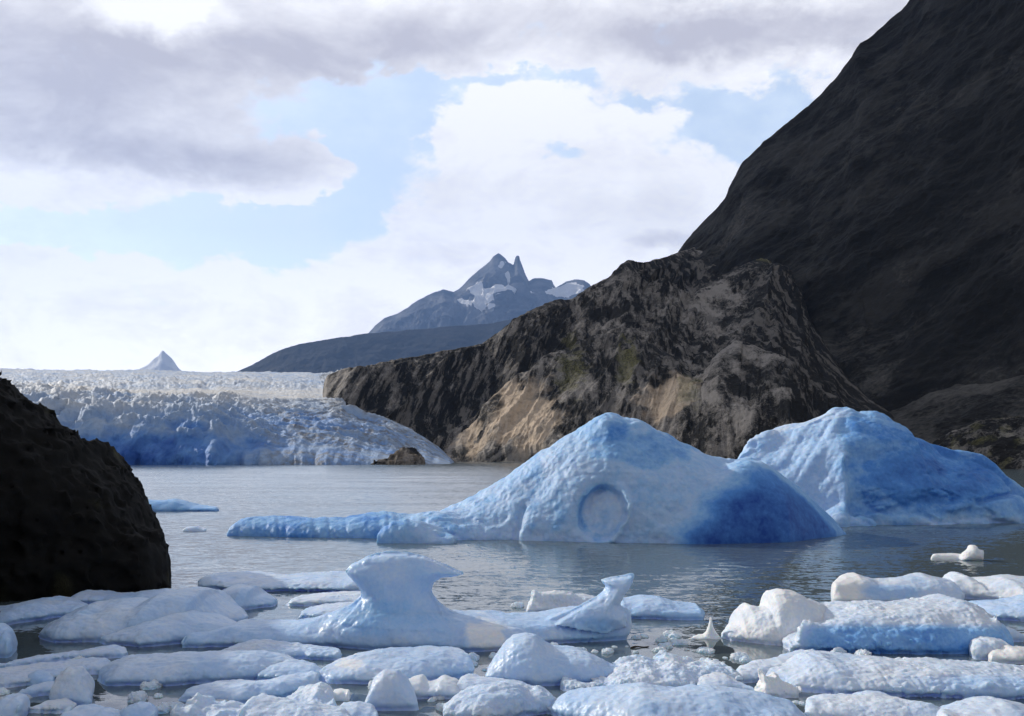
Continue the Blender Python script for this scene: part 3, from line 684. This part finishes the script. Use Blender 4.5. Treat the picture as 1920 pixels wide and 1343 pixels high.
# ---- ice floes: (label, list of primitives, options)
G1 = 'ice floes crowding the near water'
def floe(label, top, bot, k=.7, wmax=2.2, extra=None, mt=None, tint=.27, amp=.075, fine=.016, nscale=.75, blend=.12, cat='ice floe', group=G1, **kw):
    pr = ([Loaf(top, bot, k, wmax)] if top else []) + (extra or [])
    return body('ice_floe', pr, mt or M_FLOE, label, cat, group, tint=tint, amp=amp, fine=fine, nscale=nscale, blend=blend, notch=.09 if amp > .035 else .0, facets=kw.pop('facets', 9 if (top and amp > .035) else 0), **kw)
G0 = 'small ice floes far out on the lake'
floe('flat blue ice floe beside the black rock, far out on the lake', [(256, 942), (270, 937), (300, 939), (330, 936), (350, 941), (372, 948), (408, 952)], 959, wmax=2.2, tint=.5, group=G0)
floe('tiny grey ice floe lying left of the pointed iceberg tail', [(342, 992), (352, 987), (370, 986), (386, 992)], 997, wmax=.8, tint=.2, group=G0, fine=.01, amp=.03)
Dw = ground(1052)
floe('small white ice floe shaped like a sitting bird, in front of the broad iceberg', [(1746, 1044), (1752, 1038), (1790, 1037), (1812, 1040), (1842, 1046)], 1050, wmax=.5, tint=.02, mt=M_ROUGH, amp=.02, fine=.01, group=G0,
     extra=[Cut([(1800, 1052), (1805, 1037), (1815, 1030), (1818, 1022), (1829, 1022), (1833, 1029), (1843, 1031), (1842, 1052)], Dw + .3, .5, .35)])

D5 = ground(1200)
mush = [(650, 1160), (672, 1132), (682, 1117), (676, 1100), (662, 1084), (652, 1071), (662, 1058), (690, 1044), (725, 1037), (760, 1038), (795, 1043), (828, 1056), (850, 1067), (868, 1075), (848, 1079), (826, 1082), (813, 1091), (809, 1106), (816, 1124), (832, 1150), (850, 1170)]
horn = [(1040, 1165), (1085, 1140), (1118, 1122), (1132, 1110), (1138, 1100), (1130, 1088), (1150, 1084), (1185, 1078), (1180, 1096), (1168, 1118), (1160, 1135), (1174, 1150), (1172, 1172), (1130, 1182)]
floe('long ice floe carrying a mushroom-shaped block and a curled horn at its right end',
     [(346, 1212), (349, 1198), (360, 1188), (395, 1184), (425, 1172), (445, 1166), (550, 1166), (600, 1156), (660, 1150), (740, 1145), (830, 1150), (900, 1150), (955, 1157), (1010, 1151), (1060, 1142), (1110, 1140), (1160, 1142), (1174, 1160)],
     [(346, 1214), (500, 1216), (640, 1212), (780, 1212), (830, 1218), (880, 1226), (940, 1222), (1000, 1210), (1174, 1200)], wmax=2.2, k=.62,
     extra=[Cut(mush, D5 - .2, .85, .8), Cut(horn, D5 + .2, .75, .8), Ball(((740 - 960) / F * D5, D5 - .3, .3), (2.2, 1.4, 1.0))], tint=.31, blend=.4, amp=.09, nscale=1.2, facets=0,
     tintf=lambda v, px, py, t: t - .22 * spot(px, py, 905, 1190, 45, 34, fbm(v[:, 0]*2, v[:, 1]*2, v[:, 2]*2, 3) * .6) + .10 * spot(px, py, 720, 1160, 110, 40) + .1 * spot(px, py, 1110, 1180, 70, 30),
     parts=[('mushroom_block', lambda fx, fy, c: (fx > 640) & (fx < 875) & (fy < 1150)), ('ice_horn', lambda fx, fy, c: (fx > 1108) & (fx < 1190) & (fy < 1126))])

floe('low lavender ice floe at the left edge under the black rock', [(-70, 1155), (-20, 1142), (0, 1139), (40, 1128), (85, 1121), (122, 1127), (148, 1137), (156, 1150)], [(-70, 1170), (60, 1174), (156, 1156)])
floe('thin ice floe lying against the foot of the black rock', [(126, 1128), (134, 1115), (155, 1107), (178, 1109), (205, 1115), (245, 1113), (272, 1107), (305, 1108), (330, 1114), (345, 1125)], [(126, 1134), (345, 1134)], wmax=1.4)
floe('large smooth whale-backed ice floe right of the black rock', [(58, 1196), (64, 1188), (84, 1172), (115, 1156), (140, 1143), (187, 1127), (233, 1124), (277, 1125), (307, 1109), (353, 1103), (387, 1107), (407, 1119), (428, 1138), (452, 1146), (461, 1158)],
     [(58, 1198), (120, 1204), (240, 1206), (380, 1196), (461, 1168)], wmax=2.6, k=.6)
floe('smooth almond-shaped ice floe in front of the whale-backed floe', [(176, 1204), (200, 1192), (230, 1180), (280, 1162), (320, 1151), (355, 1149), (390, 1154), (425, 1166), (455, 1180), (462, 1190)], [(176, 1207), (300, 1214), (462, 1200)], wmax=1.7, k=.6)
floe('long flat ice floe behind the mushroom-shaped block, its left end broken', [(376, 1090), (384, 1078), (402, 1075), (450, 1074), (520, 1079), (560, 1077), (620, 1075), (672, 1078), (690, 1090)], [(376, 1096), (450, 1108), (690, 1112)], wmax=2.6, k=.8,
     tint=.25, extra=[Loaf([(378, 1086), (384, 1080), (400, 1082), (412, 1096)], 1104, wmax=.6)])
floe('dome-like ice floe in front of the long flat floe', [(406, 1122), (413, 1108), (440, 1100), (475, 1102), (492, 1116), (515, 1124), (519, 1131)], [(406, 1136), (460, 1148), (519, 1138)], wmax=1.5)
floe('thin sliver of ice left of the mushroom neck, the upper one', [(533, 1132), (560, 1119), (600, 1115), (640, 1113), (674, 1112), (690, 1118)], 1137, wmax=1.2, k=.8, tint=.15)
floe('thin sliver of ice left of the mushroom neck, the lower one', [(552, 1156), (566, 1142), (600, 1137), (650, 1131), (690, 1130), (700, 1140)], 1163, wmax=1.2, k=.8, tint=.2)
D9 = ground(1150)
floe('jagged translucent ice floe left of the curled horn', [(984, 1148), (992, 1130), (1010, 1120), (1060, 1114), (1120, 1122), (1150, 1135)], 1152, wmax=1.0, tint=.12, mt=M_ROUGH, amp=.1,
     extra=[Cut([(985, 1152), (996, 1125), (1001, 1106), (1012, 1110), (1040, 1107), (1072, 1112), (1078, 1125), (1110, 1128), (1112, 1152)], D9 + .3, .35, .3)])
floe('blue grey ice floe right of the curled horn', [(1150, 1150), (1165, 1124), (1200, 1120), (1235, 1122), (1262, 1129), (1305, 1134), (1321, 1148)], [(1150, 1160), (1321, 1164)], wmax=1.4, tint=.33)
D11 = ground(1199)
floe('small pointed spire of white ice on its own thin plate', [(1290, 1197), (1310, 1190), (1335, 1188), (1352, 1196)], 1199, wmax=.5, tint=.03, amp=.02, fine=.01, mt=M_ROUGH,
     extra=[Cut([(1312, 1199), (1322, 1188), (1328, 1172), (1331, 1157), (1335, 1158), (1337, 1174), (1344, 1187), (1352, 1199)], D11 + .25, .16, .18)])
floe('rounded blue lump of ice cut by the left edge above the thin long floe', [(-30, 1200), (-15, 1178), (3, 1174), (14, 1188), (17, 1212)], 1234, wmax=.7, tint=.33)
floe('thin long ice floe at the left edge below the dark water', [(-60, 1262), (0, 1245), (50, 1234), (130, 1223), (200, 1214), (222, 1214), (238, 1224)], [(-60, 1270), (120, 1242), (238, 1234)], wmax=1.0, k=.7, tint=.2, amp=.05)
floe('broad slushy ice shelf behind the stumpy column at the lower left', [(-40, 1262), (0, 1252), (60, 1246), (120, 1240), (180, 1238), (205, 1250)], [(-40, 1292), (60, 1292), (205, 1266)], wmax=1.8, k=.9, tint=.18, mt=M_ROUGH)
floe('long lavender ice floe above the bright pool', [(186, 1256), (196, 1246), (222, 1236), (255, 1231), (350, 1228), (480, 1225), (528, 1231), (556, 1238), (562, 1250)], [(186, 1274), (230, 1287), (370, 1287), (480, 1280), (562, 1262)], wmax=1.5, k=.62)
floe('rough slushy ridge of ice behind the long lavender floe', [(396, 1228), (430, 1216), (465, 1206), (492, 1202), (540, 1210), (590, 1213), (640, 1222)], [(396, 1236), (640, 1240)], wmax=.9, tint=.22, mt=M_ROUGH, amp=.08)
floe('smooth lens-shaped ice floe touching the mottled floe at its right', [(475, 1268), (482, 1257), (500, 1248), (530, 1240), (560, 1240), (585, 1247), (603, 1262), (606, 1272)], 1280, wmax=1.0)
floe('hump-backed lavender ice floe with a mottled left end', [(592, 1266), (610, 1250), (635, 1238), (665, 1227), (700, 1221), (742, 1221), (770, 1219), (800, 1217), (832, 1215), (862, 1221), (880, 1236), (888, 1252)], [(592, 1280), (700, 1284), (800, 1282), (888, 1270)], wmax=1.5,
     tintf=lambda v, px, py, t: t - .16 * spot(px, py, 655, 1245, 26, 16, fbm(v[:, 0]*3, v[:, 1]*3, v[:, 2]*3, 3)))
floe('tilted lavender ice floe under the bright pool, pointing up to the right', [(332, 1305), (360, 1292), (400, 1284), (470, 1281), (500, 1278), (550, 1265), (585, 1260), (595, 1266), (596, 1280)], [(332, 1314), (450, 1322), (540, 1312), (596, 1295)], wmax=1.1)
floe('knobbly small ice lump below the pointing lavender floe', [(544, 1312), (552, 1298), (575, 1288), (600, 1284), (616, 1296), (625, 1318)], [(544, 1326), (625, 1342)], wmax=.7, tint=.18, mt=M_ROUGH, amp=.1, nscale=.4)
floe('jagged ice fragment with saw-tooth top beside the bright pool', [(326, 1330), (345, 1318), (370, 1309), (385, 1322), (400, 1326), (425, 1322), (440, 1330), (455, 1326), (470, 1340)], 1372, wmax=.8, tint=.2, mt=M_ROUGH, amp=.13, nscale=.35)
floe('low grey ice floe on the bottom edge left of centre', [(446, 1326), (450, 1312), (470, 1309), (500, 1312), (540, 1316), (590, 1324), (640, 1338), (660, 1350)], 1385, wmax=1.3, tint=.2, mt=M_ROUGH)
floe('little ice block with a bright cap below the humped floe', [(618, 1312), (624, 1292), (640, 1289), (654, 1292), (656, 1304)], 1315, wmax=.4, tint=.0, amp=.03)
floe('grey ice lump on the bottom edge below the bright-capped block', [(618, 1338), (640, 1322), (670, 1320), (695, 1330), (708, 1345)], 1368, wmax=.7, tint=.22)
D22 = ground(1330)
floe('upright rounded thumb of ice near the bottom centre', [(680, 1325), (692, 1300), (702, 1272), (722, 1259), (746, 1260), (762, 1276), (775, 1300), (786, 1328)], 1334, wmax=.65, k=.5, tint=.22, amp=.04)
floe('row of low round ice knobs right of the upright thumb', [(756, 1292), (770, 1270), (790, 1268), (802, 1282), (815, 1278), (835, 1268), (856, 1276), (866, 1290), (880, 1300)], 1312, wmax=.7, tint=.12, amp=.05,
     extra=[Loaf([(770, 1285), (780, 1270), (795, 1271), (803, 1290)], 1302, wmax=.4)])
floe('small flat ice floe between the humped floe and the round knobs', [(848, 1298), (858, 1274), (875, 1267), (905, 1270), (940, 1274), (985, 1282), (1000, 1290)], [(848, 1310), (1000, 1302)], wmax=.8, tint=.2)
floe('two-lobed ice mound with pitted crusts near the bottom centre', [(820, 1345), (834, 1325), (862, 1305), (895, 1294), (930, 1287), (950, 1282), (972, 1282), (990, 1292), (1005, 1297), (1030, 1300), (1042, 1318)], [(820, 1352), (920, 1358), (1042, 1340)], wmax=1.0, tint=.22, mt=M_ROUGH, amp=.12, nscale=.45,
     extra=[Loaf([(940, 1318), (950, 1296), (968, 1284), (990, 1290), (1002, 1312)], 1330, wmax=.5), Loaf([(972, 1322), (985, 1302), (1010, 1295), (1032, 1304), (1043, 1322)], 1340, wmax=.55)])
floe('tall rounded ice hummock sloping down to the right at the bottom centre', [(908, 1276), (914, 1258), (926, 1236), (944, 1206), (962, 1194), (985, 1189), (1005, 1194), (1022, 1210), (1040, 1218), (1075, 1220), (1105, 1228), (1140, 1244), (1168, 1254), (1180, 1266)],
     [(908, 1280), (1000, 1288), (1100, 1284), (1180, 1274)], wmax=1.3, k=.5)
floe('rubble-covered ice floe right of the rounded hummock', [(1050, 1290), (1056, 1276), (1080, 1271), (1140, 1274), (1158, 1252), (1180, 1237), (1210, 1232), (1235, 1243), (1252, 1230), (1266, 1228), (1290, 1244), (1330, 1246), (1362, 1240), (1385, 1252)], [(1050, 1298), (1200, 1304), (1385, 1284)],
     wmax=1.8, k=.8, tint=.17, mt=M_ROUGH, amp=.14, nscale=.5, fine=.035)
floe('wide smooth ice floe on the bottom edge right of centre', [(1032, 1325), (1045, 1312), (1062, 1302), (1120, 1295), (1200, 1290), (1290, 1291), (1370, 1295), (1440, 1302), (1490, 1318), (1530, 1345)], [(1032, 1342), (1200, 1395), (1400, 1400), (1530, 1380)], wmax=2.0, k=.6)
floe('small wedge of ice on the far side of the wide smooth floe', [(1306, 1290), (1318, 1275), (1340, 1264), (1362, 1266), (1385, 1278), (1430, 1292)], [(1306, 1300), (1430, 1302)], wmax=.7, tint=.15)
D36 = ground(1300)
floe('spiky shard of white ice sticking up between two broad floes', None, None, tint=.03, amp=.05, nscale=.3, mt=M_ROUGH,
     extra=[Cut([(1415, 1305), (1428, 1280), (1424, 1256), (1438, 1272), (1452, 1262), (1462, 1275), (1478, 1285), (1490, 1306)], D36, .25, .25), Loaf([(1405, 1298), (1430, 1288), (1500, 1292)], 1310, wmax=.5)])
floe('very long pale ice floe reaching the right edge, smooth blue underside', [(1440, 1275), (1450, 1258), (1480, 1252), (1498, 1240), (1515, 1227), (1535, 1221), (1560, 1225), (1600, 1230), (1700, 1237), (1800, 1240), (1900, 1246), (2000, 1256), (2080, 1270)],
     [(1440, 1292), (1500, 1302), (1640, 1308), (1800, 1314), (2080, 1306)], wmax=2.6, k=.72, tint=.17, amp=.07, fine=.025,
     tintf=lambda v, px, py, t: t + .14 * sstep(1620, 1760, px) * sstep(1262, 1275, py))
floe('thin ice floe tucked behind the left end of the very long pale floe', [(1378, 1268), (1386, 1254), (1420, 1244), (1470, 1236), (1510, 1226), (1550, 1222)], [(1378, 1282), (1460, 1276), (1550, 1258)], wmax=1.0, tint=.18)
D30 = ground(1222)
def f30(v, px, py, t):
    face = spot(px, py, 1680, 1200, 200, 34)
    return t + .34 * sstep(1166, 1182, py) * sstep(1490, 1525, px) + .1 * face
floe('big flat-topped ice floe with a smooth teal blue front wall', [(1462, 1212), (1476, 1190), (1500, 1160), (1530, 1138), (1600, 1132), (1680, 1130), (1740, 1126), (1785, 1119), (1815, 1128), (1850, 1150), (1868, 1172), (1874, 1200)],
     [(1462, 1222), (1560, 1226), (1700, 1228), (1820, 1224), (1874, 1212)], wmax=2.6, k=.66, tint=.16, mt=M_FLOE, amp=.09, fine=.03, tintf=f30, blend=.2,
     extra=[Loaf([(1500, 1175), (1506, 1163), (1540, 1170), (1600, 1166), (1680, 1163), (1760, 1160), (1840, 1166), (1866, 1178)], [(1500, 1222), (1866, 1218)], wmax=.6, k=.5)])
floe('white-topped ice floe with two pale humps left of the teal-walled floe', [(1350, 1194), (1362, 1182), (1380, 1170), (1384, 1150), (1400, 1136), (1425, 1142), (1438, 1140), (1442, 1112), (1462, 1104), (1492, 1110), (1512, 1124), (1545, 1136), (1575, 1150)],
     [(1350, 1200), (1430, 1212), (1520, 1212), (1575, 1196)], wmax=1.5, k=.6, tint=.08, mt=M_ROUGH, amp=.09)
floe('block of ice with a bright left face behind the teal-walled floe', [(1562, 1128), (1565, 1096), (1574, 1088), (1584, 1080), (1602, 1075), (1618, 1080), (1640, 1087), (1690, 1084), (1728, 1077), (1752, 1083), (1775, 1087), (1798, 1104), (1806, 1120)], [(1562, 1132), (1806, 1134)], wmax=1.5, k=.5,
     tint=.2, amp=.08, tintf=lambda v, px, py, t: t - .2 * (1 - sstep(1600, 1630, px)) + .16 * spot(px, py, 1670, 1110, 60, 16))
floe('ice floe with a pointed white knob near the right edge', [(1776, 1108), (1780, 1088), (1796, 1074), (1810, 1079), (1816, 1090), (1860, 1086), (1900, 1082), (1960, 1086), (2010, 1100)], [(1776, 1122), (1880, 1134), (2010, 1130)], wmax=2.0, k=.6, tint=.14)
floe('low blue ice slab at the right edge above the dark water gap', [(1800, 1140), (1840, 1130), (1880, 1126), (1930, 1120), (1990, 1128)], [(1800, 1162), (1990, 1172)], wmax=1.6, k=.85, tint=.3)
floe('small rounded ice lump right of the teal-walled floe', [(1862, 1196), (1868, 1182), (1888, 1177), (1906, 1180), (1914, 1192)], 1204, wmax=.5, tint=.2, amp=.05)
floe('pitted round ice boulder below the right end of the teal-walled floe', [(1826, 1218), (1832, 1202), (1850, 1196), (1872, 1200), (1892, 1206), (1905, 1222)], 1238, wmax=.7, tint=.18, mt=M_ROUGH, amp=.08, nscale=.4)
floe('cream white ice lump at the right edge above the very long floe', [(1858, 1232), (1870, 1218), (1890, 1212), (1920, 1214), (1960, 1218), (1980, 1232)], 1246, wmax=.7, tint=.0, amp=.05)
floe('mottled ice floe on the bottom edge under the very long pale floe', [(1512, 1336), (1520, 1316), (1545, 1305), (1600, 1306), (1640, 1301), (1680, 1305), (1720, 1316), (1760, 1330), (1800, 1342)], [(1512, 1362), (1800, 1380)], wmax=1.2, k=.7, tint=.17, mt=M_ROUGH, amp=.1)
floe('smooth ice hump in the bottom right corner', [(1770, 1344), (1800, 1328), (1840, 1315), (1875, 1311), (1920, 1322), (1980, 1335), (2020, 1350)], 1400, wmax=1.3, tint=.2)
D37 = ground(1322)
floe('stumpy upright column of ice at the lower left', [(92, 1316), (104, 1282), (112, 1262), (130, 1254), (148, 1255), (160, 1268), (164, 1300), (170, 1318)], 1324, wmax=.6, k=.45, tint=.2, mt=M_ROUGH, amp=.07, nscale=.4)
floe('small lavender ice lump lying on the slush left of the stumpy column', [(44, 1276), (50, 1264), (70, 1256), (90, 1262), (98, 1274)], 1286, wmax=.4, tint=.33, amp=.03)
floe('low ribbed ice piece in front of the stumpy column', [(18, 1306), (50, 1294), (80, 1286), (108, 1284), (116, 1296)], [(18, 1314), (116, 1306)], wmax=.5, tint=.2, mt=M_ROUGH)
floe('ice lump in the bottom left corner', [(-30, 1330), (0, 1312), (20, 1300), (32, 1306), (38, 1330)], 1360, wmax=.7, tint=.24)
floe('pinkish flat ice piece on the bottom edge at the left', [(50, 1330), (80, 1318), (120, 1314), (140, 1326)], [(50, 1338), (140, 1336)], wmax=.5, k=.8, tint=.08)
floe('rounded ice floe on the bottom edge below the stumpy column', [(118, 1345), (126, 1330), (160, 1324), (195, 1330), (225, 1345)], 1375, wmax=.8, tint=.27)
floe('dark blue ice dome standing in the bright pool on the bottom edge', [(226, 1345), (236, 1328), (258, 1321), (276, 1328), (288, 1345)], 1368, wmax=.6, tint=.3)

# ---- brash ice crumbs between the floes
G2 = 'crumbs of brash ice between the floes'
def crumbs():
    protos = []
    r = np.random.RandomState(3)
    for i in range(5):
        o = body('brash_ice', [Ball((0, 40, .02), (.16, .12, .07 + .03 * r.rand())), Ball((.1, 40.03, .03), (.1, .1, .06)), Ball((-.1, 39.98, .01), (.08, .09, .05))], M_ROUGH, 'pale crumb of brash ice floating between the larger floes', 'brash ice', G2, cell=.014, amp=.05, nscale=.12, fine=.02, tint=.15, under=.03)
        protos.append(o)
    areas = [(1180, 1215, 150, 22, 22), (900, 1240, 40, 18, 12), (1390, 1285, 60, 12, 10), (1350, 1240, 50, 8, 7), (60, 1300, 80, 20, 9), (1900, 1225, 40, 30, 9), (1480, 1325, 60, 12, 8), (820, 1305, 80, 10, 8), (1250, 1205, 60, 14, 5), (420, 1330, 120, 12, 12), (300, 1265, 200, 60, 14), (740, 1300, 160, 40, 20), (1120, 1270, 120, 20, 14), (1650, 1240, 200, 20, 10), (900, 1150, 120, 40, 6)]
    used = 0
    for cx, cy, sx, sy, n in areas:
        for _ in range(n):
            x = cx + r.uniform(-sx, sx); y = cy + r.uniform(-sy, sy); D = ground(y)
            o = protos[used % 5]
            if used >= 5: o = o.copy(); COL.objects.link(o)
            used += 1
            s = r.uniform(.25, 1.0) ** 1.5 * 1.3
            o.location = ((x - 960) / F * D, D, 0); o.rotation_euler = (0, 0, r.uniform(0, 6.3)); o.scale = (s, s, s * r.uniform(.7, 1.3))
crumbs()
# ---- driftwood stick
def stick():
    m, g, b = mat('dark_wood'); g.put(b.inputs['Base Color'], g.mix(g.noise(g.new('ShaderNodeTexCoord').outputs['Object'], 12, 4), (.012, .010, .008), (.05, .04, .03))); b.inputs['Roughness'].default_value = .8
    D = ground(1217); n = 24; k = 9; V = []
    for i in range(n):
        t = i / (n - 1); r = .035 * (1 - .6 * t) * (1 + .15 * math.sin(9 * t)) * (.2 if i in (0, n - 1) else 1)
        c = np.array([(1182 - 960) / F * D + t * .62, D + .05 + .25 * t + .03 * math.sin(5 * t), .01 + .03 * t + .02 * math.sin(6 * t)])
        for j in range(k):
            a = 2 * math.pi * j / k; V.append(c + np.array([0, math.cos(a) * r, math.sin(a) * r]))
    Fc = [(i * k + j, i * k + (j + 1) % k, (i + 1) * k + (j + 1) % k, (i + 1) * k + j) for i in range(n - 1) for j in range(k)]
    o = mesh('driftwood_stick', np.array(V), np.array(Fc), m)
    o['label'] = 'thin dark driftwood stick floating right of the rounded hummock'; o['category'] = 'driftwood'
stick()

# ------------------------------------------------------------------ unseen cloud, added off-frame to keep the big mountain in shade
def build_shade_cloud():
    m, g, b = mat('shade_cloud_white'); b.inputs['Base Color'].default_value = (.9, .9, .9, 1); b.inputs['Roughness'].default_value = 1
    b.inputs['Specular IOR Level'].default_value = 0
    sh = np.array([math.sin(SUN_AZ) * math.cos(SUN_EL), math.cos(SUN_AZ) * math.cos(SUN_EL), math.sin(SUN_EL)])
    e1 = np.array([math.cos(SUN_AZ), -math.sin(SUN_AZ), 0]); e2 = np.cross(e1, sh); e2 = e2 if e2[2] > 0 else -e2
    r = np.random.RandomState(5); balls = []
    for u in np.arange(520, 1900, 165):
        for v in np.arange(CLOUD_V + 95 - (10 if u > 640 else 0), 780, 165):
            q = (u + r.uniform(-40, 40)) * e1 + (v + r.uniform(-25, 25)) * e2 + 12300 * sh
            balls.append(Ball(tuple(q), (175, 175, 140)))
    lo = np.min([p.lo for p in balls], 0) - 150; hi = np.max([p.hi for p in balls], 0) + 150; cell = 24.
    n = np.ceil((hi - lo) / cell).astype(int)
    X = (lo[0] + cell * np.arange(n[0]))[:, None, None]; Y = (lo[1] + cell * np.arange(n[1]))[None, :, None]; Z = (lo[2] + cell * np.arange(n[2]))[None, None, :]
    d = np.full(n, 1e3)
    for p in balls: d = smin(d, p.sd(X, Y, Z), 60)
    d = d + 45 * fbm(X / 160, Y / 160, Z / 160, 4)
    gr = openvdb.FloatGrid(500.); gr.copyFromArray(np.ascontiguousarray(np.clip(d, -400, 400), np.float32))
    pts, quads = gr.convertToQuads(0.0)
    mesh('cloud', lo + np.asarray(pts) * cell, np.asarray(quads).astype(np.int64), m, kind='structure')
CLOUD_V = -35.
build_shade_cloud()

# ------------------------------------------------------------------ haze
def build_haze():
    x0, x1, y0, y1, z0, z1 = -15500, 15500, -600, 22600, -41, 5000
    V = np.array([(x, y, z) for z in (z0, z1) for y in (y0, y1) for x in (x0, x1)], float)
    Fc = np.array([(0, 2, 3, 1), (4, 5, 7, 6), (0, 1, 5, 4), (2, 6, 7, 3), (0, 4, 6, 2), (1, 3, 7, 5)])
    m = bpy.data.materials.new('haze_air'); m.use_nodes = True; t = m.node_tree; t.nodes.clear()
    o = t.nodes.new('ShaderNodeOutputMaterial'); v = t.nodes.new('ShaderNodeVolumePrincipled')
    v.inputs['Color'].default_value = (.29, .50, 1.0, 1); v.inputs['Density'].default_value = 3.3e-5; v.inputs['Anisotropy'].default_value = 0.2
    t.links.new(v.outputs[0], o.inputs['Volume'])
    m.cycles.homogeneous_volume = True if hasattr(m.cycles, 'homogeneous_volume') else None
    ob = mesh('haze', V, Fc, m, smooth=False, kind='stuff')
build_haze()
